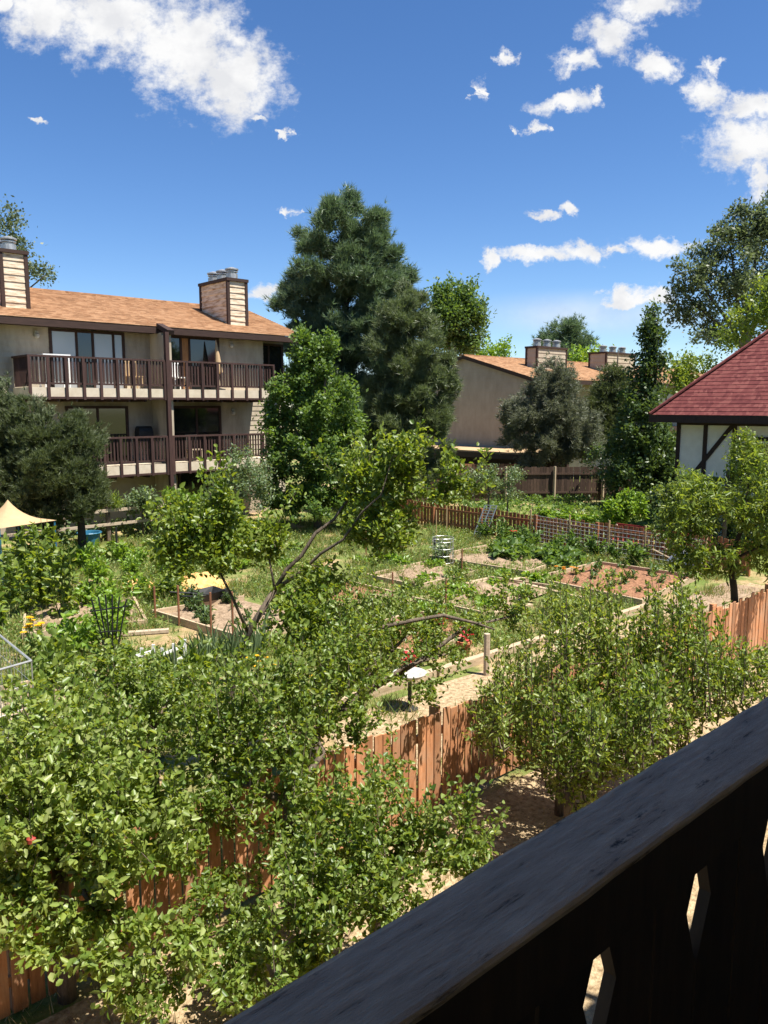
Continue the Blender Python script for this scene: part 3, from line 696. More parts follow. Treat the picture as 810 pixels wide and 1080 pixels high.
# ------------------------------------------------------------------ house with red hip roof on the right
def tudor_house():
    A = W(685, 437.5, 27.0); e1 = np.array([0., -1.]); e2 = np.array([1., 0.]); ze = A[2]
    def q(a, b, z): p = A[:2] + e1 * a + e2 * b; return (p[0], p[1], z)
    root = thing('house', 'white half timbered house with dark red shingle roof', 'house', q(1, 1, 0))
    Lx, Dp, rise = 12.5, 9.6, 4.95; h = Dp / 2
    rf = MB()
    rf.courses(q(0, 0, ze), q(Lx, 0, ze), q(h, h, ze + rise), q(Lx - h, h, ze + rise), 40, .014)
    rf.courses(q(0, Dp, ze), q(0, 0, ze), q(h, h, ze + rise), q(h, h, ze + rise), 40, .022)
    rf.courses(q(Lx, Dp, ze), q(0, Dp, ze), q(Lx - h, h, ze + rise), q(h, h, ze + rise), 20, .022)
    rf.courses(q(Lx, 0, ze), q(Lx, Dp, ze), q(Lx - h, h, ze + rise), q(Lx - h, h, ze + rise), 20, .022)
    ro = rf.build('roof', M['shingle_red'], root)
    hp = MB(); hp.bar(q(0, 0, ze + .05), q(h, h, ze + rise + .05), .2, .05).bar(q(h, h, ze + rise + .05), q(Lx - h, h, ze + rise + .05), .2, .05); hp.build('hip_ridge', M['shingle_red'], ro)
    def beam(mb, a, b, w=.13, up=None, y=.0):
        mb.bar(a, b, w, .05, up=(e2[0], e2[1], 0))
    f = MB()
    f.bar(q(-.02, .02, ze - .13), q(Lx, .02, ze - .13), .05, .24); f.bar(q(.02, 0, ze - .13), q(.02, Dp, ze - .13), .05, .24)
    f.add([q(.03, .03, ze - .2), q(Lx, .03, ze - .2), q(Lx, Dp, ze - .2), q(.03, Dp, ze - .2)], [(0, 1, 2, 3)])
    f.build('fascia', M['timber'], root)
    o = .95   # the wall stands back from the eave
    w = MB(); a = .55
    P = [q(a, o, 0), q(Lx - .8, o, 0), q(Lx - .8, Dp - .8, 0), q(a, Dp - .8, 0)]
    w.add(P + [(p[0], p[1], ze - .21) for p in P], [(0, 1, 5, 4), (1, 2, 6, 5), (2, 3, 7, 6), (3, 0, 4, 7), (4, 5, 6, 7)]); w.build('wall', M['white_wall'], root)
    tb = MB(); fy = o - .025
    xs = [a + .06, a + 1.02, a + 2.0, a + 3.5, a + 5.2, a + 7]
    for x in xs: beam(tb, q(x, fy, .0), q(x, fy, ze - .22))
    beam(tb, q(xs[0], fy - .004, 2.05), q(xs[-1], fy - .004, 2.05)); beam(tb, q(xs[0], fy - .004, ze - .28), q(xs[-1], fy - .004, ze - .28))
    beam(tb, q(a + .62, fy - .008, 2.1), q(xs[2] - .05, fy - .008, ze - .3)); beam(tb, q(xs[4] - .1, fy - .008, 2.1), q(xs[3] + .05, fy - .008, ze - .3))
    beam(tb, q(xs[2], fy - .004, ze - .75), q(xs[3], fy - .004, ze - .75))
    tb.build('timber_framing', M['timber'], root)
    wn = MB(); wn.bar(q(a + 2.15, o - .012, 2.75), q(a + 3.45, o - .012, 2.75), .02, 1.1); wn.build('window', M['glass'], root)
tudor_house()

# ------------------------------------------------------------------ fences
def picket_fence(name, label, p0, p1, h, mat, w=.105, gap=.02, post_every=2.2, z0=.04, rail=True, jit=.02, seed=1, top='flat', post_mat=None, back=1):
    rng = np.random.default_rng(seed); p0 = np.array(p0, float)[:2]; p1 = np.array(p1, float)[:2]; d = p1 - p0; ln = np.linalg.norm(d); d /= ln; nn = np.array([-d[1], d[0]]) * back
    root = thing(name, label, 'fence', (p0[0], p0[1], 0))
    mb = MB(); x = 0
    while x < ln - w:
        a = p0 + d * x; b = p0 + d * (x + w); zt = h + rng.normal(0, jit); o = nn * rng.normal(0, .004); a = a + o; b = b + o
        lean = rng.normal(0, .006)
        mb.poly([(a[0], a[1], z0), (b[0], b[1], z0), (b[0] + lean * d[0], b[1] + lean * d[1], zt), (a[0] + lean * d[0], a[1] + lean * d[1], zt)], (nn[0] * .018, nn[1] * .018, 0)); x += w + gap
    mb.build('pickets', mat, root)
    if rail:
        r = MB(); o = nn * .045
        for z in (h * .25, h * .8): r.bar((p0[0] + o[0], p0[1] + o[1], z), (p1[0] + o[0], p1[1] + o[1], z), .04, .08)
        r.build('rails', mat, root)
    k = max(1, round(ln / post_every))
    for i in range(k + 1):
        q = p0 + d * ln * i / k + nn * .115
        MB().box(q[0] - .045, q[0] + .045, q[1] - .045, q[1] + .045, -.02, h + .04).build('post', post_mat or mat, root)
    return root
picket_fence('picket_fence', 'low orange stained picket fence running through the foreground fruit trees', (-3, 5.7), (24, 5.7), 1.13, M['fence_orange'], seed=4, jit=.028, gap=.022)
picket_fence('picket_fence', 'low red brown picket fence at the far edge of the garden', (20.4, 24.5), (20.9, 8.6), .92, M['fence_far'], w=.12, gap=.045, seed=5, back=-1)
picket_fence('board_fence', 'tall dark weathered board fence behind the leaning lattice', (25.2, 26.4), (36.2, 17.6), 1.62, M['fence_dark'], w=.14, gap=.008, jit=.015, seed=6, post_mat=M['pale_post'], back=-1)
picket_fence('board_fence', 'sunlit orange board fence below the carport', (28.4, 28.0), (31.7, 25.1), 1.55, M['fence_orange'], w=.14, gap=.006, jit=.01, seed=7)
# rail fence in front of the left building
t = thing('rail_fence', 'weathered two rail fence in front of the left building', 'fence', (6, 24.8, 0))
r_ = MB(); r_.bar((4, 24.7, 1.08), (14.6, 25.1, 1.08), .05, .10).bar((4, 24.7, .62), (14.6, 25.1, .62), .05, .09); r_.build('rails', M['grey_wood'], t)
for i in range(6):
    x = 4.4 + i * 1.95; y = 24.72 + .4 * (x - 4) / 10.6; MB().box(x - .06, x + .06, y + .028, y + .13, 0, 1.38).build('post', M['bark'], t)
# wire fence with posts in front of the far pickets
t = thing('wire_fence', 'sagging wire fence on thin posts in front of the red bench', 'fence', (20.2, 13, 0))
w_ = MB(); A_ = np.array((20.55, 15.6)); B_ = np.array((20.0, 9.4))
for z in np.linspace(.12, .95, 8): w_.tube([(A_[0], A_[1], z), (*(A_ * .5 + B_ * .5), z - .03), (B_[0], B_[1], z)], .006, 4)
for i in range(46):
    u = i / 45; q = A_ * (1 - u) + B_ * u; w_.tube([(q[0], q[1], .1), (q[0], q[1], .93)], .005, 3)
w_.build('wire_mesh', M['wire'], t)
for u in (0, .26, .5, .7, 1):
    q = A_ * (1 - u) + B_ * u; MB().tube([(q[0], q[1], 0), (q[0], q[1], 1.12)], .03, 6).build('post', M['bamboo'], t)

# ------------------------------------------------------------------ our own balcony
def own_balcony():
    m, nt = new_mat('weathered dark handrail')
    out = N(nt, 'ShaderNodeOutputMaterial'); p = N(nt, 'ShaderNodeBsdfPrincipled'); p.inputs['Roughness'].default_value = .7; p.inputs['Specular IOR Level'].default_value = .35
    tc = N(nt, 'ShaderNodeTexCoord'); mp = N(nt, 'ShaderNodeMapping'); mp.inputs['Scale'].default_value = (1.2, 9, 9); L(nt, tc.outputs['Object'], mp.inputs['Vector'])
    n1 = N(nt, 'ShaderNodeTexNoise'); n1.inputs['Scale'].default_value = 5; n1.inputs['Detail'].default_value = 9; n1.inputs['Roughness'].default_value = .72; L(nt, mp.outputs[0], n1.inputs['Vector'])
    r1 = ramp(nt, [(.33, (.06, .042, .028)), (.41, (.29, .215, .15)), (.64, (.44, .34, .245))]); L(nt, n1.outputs[0], r1.inputs[0])
    mp2 = N(nt, 'ShaderNodeMapping'); mp2.inputs['Scale'].default_value = (2.2, 7, 5); L(nt, tc.outputs['Object'], mp2.inputs['Vector'])
    n2 = N(nt, 'ShaderNodeTexNoise'); n2.inputs['Scale'].default_value = 2.6; n2.inputs['Detail'].default_value = 7; n2.inputs['Roughness'].default_value = .7; L(nt, mp2.outputs[0], n2.inputs['Vector'])
    mk = N(nt, 'ShaderNodeMapRange'); mk.inputs[1].default_value = .60; mk.inputs[2].default_value = .66; L(nt, n2.outputs[0], mk.inputs[0])
    mx = N(nt, 'ShaderNodeMix', data_type='RGBA'); L(nt, mk.outputs[0], mx.inputs[0]); L(nt, r1.outputs[0], mx.inputs[6]); mx.inputs[7].default_value = (.010, .008, .008, 1); L(nt, mx.outputs[2], p.inputs['Base Color'])
    b = N(nt, 'ShaderNodeBump'); b.inputs['Strength'].default_value = .9; b.inputs['Distance'].default_value = .008; L(nt, n1.outputs[0], b.inputs['Height']); L(nt, b.outputs[0], p.inputs['Normal']); L(nt, p.outputs[0], out.inputs[0])
    root = thing('balcony', 'near balcony railing of dark weathered wood with diamond cutouts', 'balcony', (0, 0, 2.85))
    # handrail with eased edges and a little unevenness
    rng = np.random.default_rng(8); xs = np.linspace(-2.5, 6, 120); prof = [(.541, 3.836), (.540, 3.843), (.543, 3.848), (.550, 3.85), (.664, 3.85), (.673, 3.847), (.678, 3.840), (.678, 3.812)]
    V, F = [], []
    for i, x in enumerate(xs):
        dy, dz = rng.normal(0, .0012, 2)
        V += [(x, y + dy * (1 if k < 4 else -1), z + (dz * .6 if 1 < k < 6 else 0)) for k, (y, z) in enumerate(prof)]
    for i in range(len(xs) - 1):
        for k in range(8): F.append((i * 8 + k, (i + 1) * 8 + k, (i + 1) * 8 + (k + 1) % 8, i * 8 + (k + 1) % 8))
    MB().add(V, F + [tuple(range(8)), tuple((len(xs) - 1) * 8 + k for k in range(7, -1, -1))]).build('handrail', m, root)
    dark = wood_mat('dark stained boards', (.020, .012, .008), (.042, .026, .018), 'z', 4, .7, .2, .2)
    MB().box(-2.5, 6, .5445, .572, 3.728, 3.8345).box(-2.5, 6, .545, .572, 2.95, 3.03).build('rail', dark, root)
    bd = MB(); st, g = .158, .005; cz, hh, hw = 3.62, .11, .040
    for k in range(-20, 33):
        x0, x1 = .80 + st * k + g, .80 + st * (k + 1) - g
        right_diamond = (k % 2 == 0)
        if right_diamond: pts = [(x0, 2.9), (x1, 2.9), (x1, cz - hh), (x1 - hw, cz), (x1, cz + hh), (x1, 3.809), (x0, 3.809)]
        else: pts = [(x0, 2.9), (x1, 2.9), (x1, 3.809), (x0, 3.809), (x0, cz + hh), (x0 + hw, cz), (x0, cz - hh)]
        bd.poly([(x, .575, z) for x, z in pts], (0, .022, 0))
    bd.build('railing_boards', dark, root)
    MB().box(-2.5, 6, -1.0, .70, 2.65, 2.85).build('deck', dark, root)
    MB().box(-2.5, 6, -1.0, .64, 5.29, 5.56).build('upper_deck', M['cream'], root)
    ur = MB(); ur.box(-2.5, 6, .56, .64, 6.5, 6.56)
    for i in range(40): ur.box(-2.45 + i * .21, -2.38 + i * .21, .58, .61, 5.561, 6.498)
    ur.build('upper_railing', M['brown'], root)
    MB().box(-9, 12, -9, -1.02, 0, 7.4).build('wall', M['cream'], root)
    MB().poly([(-9.5, -.2, 7.42), (-9.5, -5, 8.95), (-9.5, -9.8, 7.42), (-9.5, -5, 7.40)], (22, 0, 0)).build('roof', M['shingle'], root)
own_balcony()
# ------------------------------------------------------------------ background trees
def T(px, py, Y): return tuple(W(px, py, Y))
def trunk(px, Y, ztop, r0, r1, **k): return straight(px, 540, Y, ztop, r0, r1, **k)
# tall blue green pine behind the left building
conifer('pine_tree', 'tallest blue green pine rising behind the maple', [trunk(366, 38, 13.6, .28, .04, wob=.06, seed=1)],
        [(365, 215, 26, 24, 38), (362, 250, 56, 38, 38), (405, 300, 34, 40, 38), (325, 320, 36, 26, 38), (360, 295, 66, 36, 38), (350, 300, 58, 20, 38), (385, 290, 48, 50, 38), (375, 345, 60, 45, 38), (385, 410, 50, 50, 38), (318, 303, 28, 14, 38), (340, 400, 40, 60, 38), (330, 350, 30, 30, 38), (330, 262, 24, 20, 38), (340, 400, 40, 60, 38), (335, 350, 34, 34, 38), (310, 400, 26, 50, 38), (370, 450, 60, 50, 38), (350, 385, 40, 40, 38), (396, 365, 26, 44, 37)],
        460, 80, 10, (.34, .036), nm_pine, M['bark_dark'], 11, 'pines behind the garden', spread=.17)
conifer('pine_tree', 'olive green pine to the right of the tallest pine', [trunk(430, 32.5, 8.6, .2, .03, wob=.05, seed=2)],
        [(428, 325, 26, 28, 32.5), (430, 365, 40, 36, 32.5), (432, 410, 44, 40, 32.5), (425, 450, 46, 34, 32.5), (415, 480, 36, 26, 32.5), (458, 400, 22, 50, 32.5), (405, 440, 26, 50, 32.5), (440, 490, 30, 22, 32.5), (468, 440, 12, 40, 32.5)],
        340, 80, 10, (.27, .030), nm_pine2, M['bark_dark'], 12, 'pines behind the garden', spread=.14)
conifer('pinyon_tree', 'rounded grey green pinyon in front of the tan building', [trunk(582, 39, 6.8, .16, .04, wob=.05, seed=3)],
        [(582, 405, 26, 24, 39, 1.5), (580, 440, 42, 36, 39, 1.9), (575, 468, 46, 24, 39, 1.9), (610, 455, 24, 30, 39, 1.5), (548, 440, 18, 22, 39, 1.3), (590, 390, 10, 14, 39, 1), (622, 470, 14, 20, 39, 1)],
        300, 40, 10, (.24, .030), nm_grey, M['bark'], 13, spread=.16, upv=.3)
conifer('juniper_tree', 'dark spreading juniper below the upper left balcony', [trunk(50, 21.5, 3.6, .2, .05, wob=.05, seed=4), [tuple(x) for x in straight(20, 540, 21.5, 3.4, .15, .04)], [tuple(x) for x in straight(85, 540, 21.5, 3.0, .15, .04)]],
        [(12, 468, 38, 44, 21.5, 1.2), (58, 484, 40, 46, 21.5, 1.2), (85, 490, 28, 52, 21.5, 1), (40, 520, 60, 36, 21.5, 1.2), (0, 418, 12, 20, 21.5, .8), (70, 450, 14, 20, 21.5, .8), (95, 520, 18, 36, 21.5, .9), (-20, 470, 40, 70, 21.5, 1.2), (38, 438, 12, 20, 21.5, .8)],
        420, 50, 10, (.16, .020), nm_juni, M['bark_dark'], 14, spread=.11, upv=.9, nspread=.6, cat='juniper')
conifer('pine_tree', 'distant pine showing above the far orange tan roof', [trunk(594, 82, 12.4, .3, .05)],
        [(595, 352, 18, 18, 82), (592, 368, 30, 14, 82), (578, 362, 14, 12, 82), (612, 364, 14, 14, 82), (594, 390, 34, 16, 82)], 130, 30, 10, (.5, .06), nm_pine, M['bark_dark'], 15, spread=.35)
conifer('spruce_tree', 'dark conifer between the two far chimneys and the tall spire tree', [trunk(645, 44, 7.6, .16, .03)],
        [(645, 405, 16, 18, 44), (640, 430, 24, 26, 44), (645, 460, 28, 26, 44)], 160, 40, 10, (.26, .034), nm_juni, M['bark_dark'], 16, spread=.2)
# broad leaved trees
tree('maple_tree', 'dense bright green maple in front of the left building corner', 'tree', [trunk(335, 28, 3.0, .16, .1), *limb(W(335, 540, 28) * [1, 1, 0] + [0, 0, 1.6], [T(320, 400, 28), T(345, 380, 28), T(305, 440, 28), T(370, 430, 28)], .09, .03)],
     [(327, 375, 20, 32, 28, .9), (325, 420, 40, 40, 28, 1.5), (355, 430, 30, 40, 28, 1.3), (330, 470, 52, 45, 28, 1.6), (300, 470, 24, 40, 28, 1.2), (360, 480, 28, 40, 28, 1.3), (330, 510, 54, 24, 28, 1.5), (322, 352, 10, 16, 28, .5), (378, 440, 12, 24, 28, .7), (290, 450, 16, 50, 28, .9), (285, 505, 16, 30, 28, .9), (330, 530, 56, 22, 27.5, 1.6), (375, 520, 20, 30, 28, 1), (345, 375, 16, 26, 28, .7), (310, 400, 22, 30, 28, .9)],
     400, 95, (.15, .10), lm_maple, M['bark'], 21, spread=.12, simple=True, up=.1)
tree('broadleaf_tree', 'rounded green broadleaf tree behind the right of the pines', 'tree', [trunk(478, 55, 7, .25, .12), *limb(W(478, 540, 55) * [1, 1, 0] + [0, 0, 6.8], [T(480, 330, 55), T(500, 335, 55), T(465, 340, 55)], .1, .04)],
     [(482, 320, 24, 26, 55), (500, 335, 20, 18, 55), (470, 345, 22, 26, 55), (492, 358, 22, 16, 55), (465, 318, 14, 18, 55)], 200, 64, (.26, .18), lm_far, M['bark'], 22, spread=.28, simple=True)
tree('broadleaf_tree', 'small distant treetop left of the far roof ridge', 'tree', [trunk(522, 75, 9, .2, .1)],
     [(520, 372, 18, 9, 75), (530, 366, 12, 6, 75), (510, 378, 12, 8, 75), (520, 392, 22, 14, 75)], 50, 40, (.34, .22), lm_lime, M['bark'], 23, spread=.35, simple=True)
tree('broadleaf_tree', 'green treetop low behind the gap between the far chimneys', 'tree', [trunk(626, 70, 8, .2, .1)],
     [(622, 376, 20, 9, 70), (640, 384, 16, 8, 70), (612, 388, 14, 10, 70)], 50, 40, (.34, .22), lm_lime, M['bark'], 24, spread=.35, simple=True)
tree('broadleaf_tree', 'airy tree behind the chimney at the left edge', 'tree', [trunk(4, 46, 10, .22, .1), *limb(W(4, 540, 46) * [1, 1, 0] + [0, 0, 9], [T(20, 250, 46), T(48, 290, 46), T(-10, 240, 46)], .09, .03)],
     [(5, 240, 22, 20, 46), (30, 285, 24, 14, 46), (-15, 270, 40, 36, 46), (20, 262, 14, 16, 46), (48, 292, 10, 10, 46)], 110, 40, (.22, .13), lm_cotton, M['bark'], 25, spread=.25, simple=True, shell=1.6)
tree('cottonwood_tree', 'tall grey green cottonwood behind the red roof', 'tree', [trunk(775, 50, 10, .4, .2), *limb(W(775, 540, 50) * [1, 1, 0] + [0, 0, 8], [T(740, 300, 50), T(770, 260, 50), T(800, 240, 50), T(720, 310, 50), T(830, 260, 50)], .18, .05)],
     [(752, 262, 20, 22, 50), (790, 250, 36, 30, 50), (735, 298, 26, 24, 50), (775, 300, 44, 40, 50), (830, 240, 40, 40, 50), (800, 225, 18, 14, 50), (722, 330, 16, 18, 50), (745, 345, 30, 24, 50), (820, 310, 40, 40, 50), (716, 298, 10, 12, 50), (712, 282, 8, 8, 50), (734, 262, 9, 9, 50), (762, 238, 12, 10, 50), (784, 222, 10, 8, 50), (709, 318, 7, 8, 50)],
     330, 64, (.26, .15), lm_cotton, M['bark'], 26, spread=.26, simple=True, shell=1.5)
tree('broadleaf_tree', 'fresh green tree just above the red roof slope', 'tree', [trunk(800, 40, 7, .2, .1)],
     [(795, 335, 26, 24, 40), (815, 315, 26, 26, 40), (770, 355, 18, 16, 40), (840, 330, 30, 40, 40)], 130, 44, (.2, .13), lm_peach, M['bark'], 27, spread=.24, simple=True)
tree('broadleaf_tree', 'low yellow green tree at the left foot of the cottonwood', 'tree', [trunk(728, 42, 5, .15, .08)],
     [(738, 385, 20, 12, 42), (715, 392, 16, 14, 42), (725, 410, 24, 16, 42)], 70, 40, (.2, .13), lm_peach, M['bark'], 28, spread=.22, simple=True)
tree('spire_tree', 'tall narrow spire shaped tree left of the red roofed house', 'tree', [trunk(684, 34, 8.2, .18, .03)],
     [(687, 340, 8, 22, 34, .35), (686, 360, 13, 22, 34, .6), (684, 390, 19, 24, 34, .8), (680, 425, 26, 30, 34, 1.1), (676, 460, 34, 36, 34, 1.4), (672, 500, 40, 34, 34, 1.5), (700, 490, 24, 44, 34, 1.1)],
     400, 64, (.17, .11), lm_dark, M['bark_dark'], 29, spread=.15, simple=True)
tree('broadleaf_shrub', 'broad fresh green bush against the white timbered wall', 'shrub', [trunk(765, 23, 2.6, .08, .05), trunk(730, 23, 2.2, .07, .04)],
     [(718, 514, 26, 20, 23, .8), (788, 492, 20, 30, 23, .7), (800, 500, 34, 44, 23, 1), (745, 525, 40, 26, 23, 1), (782, 462, 12, 10, 23, .4)], 230, 38, (.11, .06), lm_peach, M['bark'], 30, spread=.1, simple=True)
tree('shrub', 'leafy dark hedge shrub at the foot of the spire tree', 'shrub', [trunk(650, 35.5, 1.5, .08, .05)],
     [(645, 490, 26, 30, 35.5, 1), (700, 530, 30, 24, 30, 1), (725, 545, 24, 18, 29, 1)], 120, 36, (.13, .08), lm_dark, M['bark_dark'], 31, spread=.13, simple=True)
tree('shrub', 'bright lime green bush in front of the dark board fence', 'shrub', [trunk(655, 26, 1.2, .04, .02)],
     [(650, 540, 16, 14, 26, .5), (668, 536, 18, 16, 26, .5), (642, 550, 12, 9, 26, .4), (662, 524, 8, 8, 26, .3)], 80, 26, (.14, .085), lm_lime, M['bark'], 32, spread=.07)
tree('vine', 'yellow green vine trailing along the top of the far picket fence', 'vine', [trunk(590, 27, .9, .02, .015)],
     [(570, 542, 16, 5, 27, .2), (595, 546, 22, 6, 26.6, .2), (618, 548, 12, 5, 26, .2), (566, 558, 8, 10, 27, .2)], 70, 22, (.12, .08), lm_lime, M['bark'], 33, spread=.06)
tree('shrub', 'grey green apple bush behind the far picket fence', 'shrub', [trunk(515, 30, 1.6, .05, .03), trunk(535, 30, 1.4, .04, .02)],
     [(505, 505, 24, 16, 30, .7), (535, 512, 22, 18, 30, .7), (490, 515, 16, 12, 30, .6), (520, 495, 10, 10, 30, .4), (545, 500, 8, 9, 30, .4)], 120, 32, (.10, .055), lm_sage, M['bark'], 34, spread=.09, simple=True)
tree('shrub', 'pale silvery green shrub at the left building corner', 'shrub', [trunk(255, 24.4, 1.8, .05, .03)],
     [(255, 490, 20, 20, 24.4, .7), (240, 515, 24, 22, 24.4, .8), (272, 510, 18, 30, 24.4, .7), (225, 530, 14, 16, 24.4, .5)], 150, 34, (.10, .05), lm_sage, M['bark'], 35, spread=.1, simple=True)

tree('shrub', 'dark shrub row at the foot of the white timbered wall', 'shrub', [trunk(735, 24.5, 1.2, .05, .03), trunk(780, 24, 1.2, .05, .03)],
     [(715, 560, 30, 22, 24.5, .7), (760, 558, 40, 26, 24, .7), (800, 555, 30, 30, 24, .7), (735, 535, 40, 20, 24.5, .7)], 170, 44, (.11, .07), lm_dark, M['bark_dark'], 36, spread=.12, simple=True)
tree('shrub', 'bluish green rounded shrub before the lower wall of the left building', 'shrub', [trunk(150, 26.3, .9, .04, .02)],
     [(150, 524, 16, 12, 26.2, .5), (140, 534, 14, 10, 26.2, .5), (162, 532, 10, 10, 26.2, .4)], 80, 34, (.10, .06), lm_sage, M['bark'], 37, spread=.07, simple=True)
tree('shrub', 'tan green grassy shrub right of the juniper by the rail fence', 'shrub', [trunk(112, 25.6, .7, .03, .02)],
     [(105, 528, 12, 14, 25.6, .4), (120, 532, 10, 12, 25.6, .4), (95, 536, 12, 10, 25.6, .4)], 60, 34, (.16, .03), lm_peach, M['bark'], 38, spread=.06, simple=True, up=.8)
tree('shrub', 'yellow green shrub beneath the right of the lower balconies', 'shrub', [trunk(195, 25.8, .8, .03, .02)],
     [(185, 525, 12, 12, 25.8, .5), (205, 530, 18, 12, 25.8, .5), (222, 540, 16, 12, 25.5, .5)], 80, 34, (.12, .05), lm_lime, M['bark'], 39, spread=.07, simple=True)

# ------------------------------------------------------------------ foreground fruit trees
g = pix_path
tree('fruit_tree', 'leaning fruit tree with bare dark trunk in the middle of the garden', 'tree',
     [g([(232, 790, 8.8, 0.054), (240, 745, 8.8, 0.049), (250, 700, 8.8, 0.043), (266, 660, 8.8, 0.040), (290, 622, 8.8, 0.036)]),
      g([(290, 622, 8.8, .028), (303, 600, 8.85, .025), (318, 586, 8.85, .023), (333, 562, 8.9, .021), (352, 548, 8.95, .018), (370, 522, 9.0, .015), (392, 508, 9.05, .012), (408, 488, 9.1, .008)]),
      g([(294, 619, 8.8, .024), (318, 603, 8.75, .021), (338, 584, 8.7, .018), (362, 569, 8.65, .015), (382, 540, 8.6, .013), (402, 522, 8.5, .010), (414, 482, 8.5, .006)]),
      g([(262, 668, 8.8, 0.022), (245, 630, 8.7, 0.017), (225, 590, 8.6, 0.012), (205, 560, 8.5, 0.007)]),
      g([(290, 622, 8.8, 0.016), (284, 590, 8.9, 0.012), (296, 560, 9.0, 0.007)])],
     [(222, 555, 42, 30, 8.6, .45), (200, 580, 36, 30, 8.6, .45), (240, 580, 36, 26, 8.7, .4), (280, 570, 28, 26, 9, .35), (318, 640, 30, 26, 8.7, .35), (330, 660, 50, 36, 8.5, .45),
      (395, 545, 36, 34, 8.9, .4), (420, 495, 30, 32, 8.8, .35), (385, 510, 28, 26, 9, .35), (415, 565, 26, 26, 8.7, .35), (462, 516, 34, 13, 8.8, .25), (432, 470, 18, 14, 8.6, .2), (500, 515, 18, 7, 8.8, .15), (340, 612, 30, 22, 8.8, .3), (175, 575, 14, 22, 8.6, .25), (236, 525, 20, 14, 8.6, .25)],
     420, 24, (.074, .044), lm_plum, M['bark'], 41, spread=.05, up=.2, by_len=25, flat=.5, shoots=70, tip_r=.003, k_r=.01)
AP = 'apple trees in front of the picket fence'
def apple(label, bpx, Y, lobes, seed, ntw, lm, leaf=(.054, .034), lean=(0, 0), h=1.1, per=20, extra=()):
    b = W(bpx, 540, Y) * [1, 1, 0]
    rng = np.random.default_rng(seed)
    tops = [W(l[0], l[1], l[4]) for l in lobes[:4]]
    st = straight(bpx, 540, Y, h, .075, .055, lean)
    return tree('apple_tree', label, 'apple tree', [st, *limb(st[-1][:3], tops, .042, .012, seed=seed), *extra], lobes, ntw, per, leaf, lm, M['bark'], seed, AP, spread=.032, up=.15, by_len=40, shell=1.7, flat=.45, shoots=ntw // 3, tip_r=.0034, k_r=.011)
apple('dense dark apple tree in the centre of the foreground foliage', 300, 6.3,
      [(300, 800, 60, 50, 6.5, .5), (240, 840, 60, 50, 6.3, .5), (350, 760, 60, 36, 6.8, .45), (320, 890, 70, 50, 6.0, .5), (235, 940, 40, 30, 5.8, .4), (370, 700, 50, 26, 7.2, .35), (400, 830, 30, 26, 6.5, .3), (300, 720, 50, 30, 7, .4), (220, 780, 50, 40, 6.6, .45),  (190, 880, 46, 46, 5.9, .4), (330, 845, 46, 40, 6.1, .4), (270, 760, 60, 40, 6.6, .5), (200, 960, 36, 26, 5.5, .3)], 51, 450, lm_apple)
apple('sunlit apple tree with big pale leaves at the left edge', 40, 5.4,
      [(40, 850, 60, 45, 5.4, .45), (100, 880, 50, 46, 5.3, .4), (30, 920, 50, 46, 5.2, .4), (100, 960, 45, 34, 5.1, .35), (-40, 880, 50, 70, 5.3, .4), (140, 830, 36, 40, 5.6, .35), (10, 800, 40, 30, 5.7, .35), (115, 920, 40, 26, 5.0, .3), (20, 960, 40, 30, 5.0, .3), (170, 900, 36, 40, 5.3, .35), (65, 800, 46, 34, 5.6, .4), (150, 990, 36, 30, 4.9, .3), (50, 1000, 40, 26, 4.9, .3), (110, 1010, 40, 26, 4.8, .3), (200, 1010, 36, 26, 4.8, .3)], 52, 450, lm_apple_l, (.064, .040))
apple('low spreading apple branches over the straw below the handrail', 400, 5.6,
      [(370, 880, 46, 26, 5.7, .35), (430, 880, 40, 30, 5.6, .35), (400, 930, 50, 30, 5.4, .35), (480, 910, 40, 18, 5.5, .25), (340, 960, 50, 40, 5.2, .35), (320, 1010, 50, 34, 5.0, .35), (500, 895, 24, 16, 5.6, .2), (250, 1030, 50, 34, 4.9, .35), (410, 970, 40, 24, 5.2, .3), (330, 920, 46, 34, 5.5, .35), (150, 1050, 50, 26, 4.8, .3), (250, 985, 44, 30, 5.3, .35)], 53, 360, lm_apple, h=.7)
apple('apple tree leaning over the garden cage left of the centre', 150, 7.2,
      [(150, 770, 56, 36, 7.2, .5), (100, 800, 50, 34, 7.0, .5), (190, 740, 50, 30, 7.6, .45), (130, 730, 40, 28, 7.6, .4), (170, 840, 50, 36, 6.8, .45), (60, 760, 46, 26, 7.2, .4), (80, 830, 50, 30, 6.6, .4)], 54, 260, lm_apple)
apple('spreading apple tree branch crossing the middle of the garden', 330, 7.7,
      [(430, 670, 50, 26, 8.2, .45), (470, 690, 40, 26, 8.1, .4), (400, 700, 46, 26, 7.9, .4), (540, 650, 30, 20, 8.4, .3), (360, 690, 40, 30, 7.8, .4), (450, 730, 30, 18, 8, .3), (500, 655, 30, 12, 8.3, .25), (390, 650, 40, 26, 8.2, .35), (340, 730, 40, 30, 7.6, .35)], 55, 150, lm_apple, (.052, .032), extra=[g([(330, 720, 7.7, .034), (364, 675, 7.8, .028), (408, 660, 7.9, .024), (438, 654, 8, .022), (467, 649, 8, .02), (501, 657, 8.1, .015), (522, 664, 8.1, .008)])])
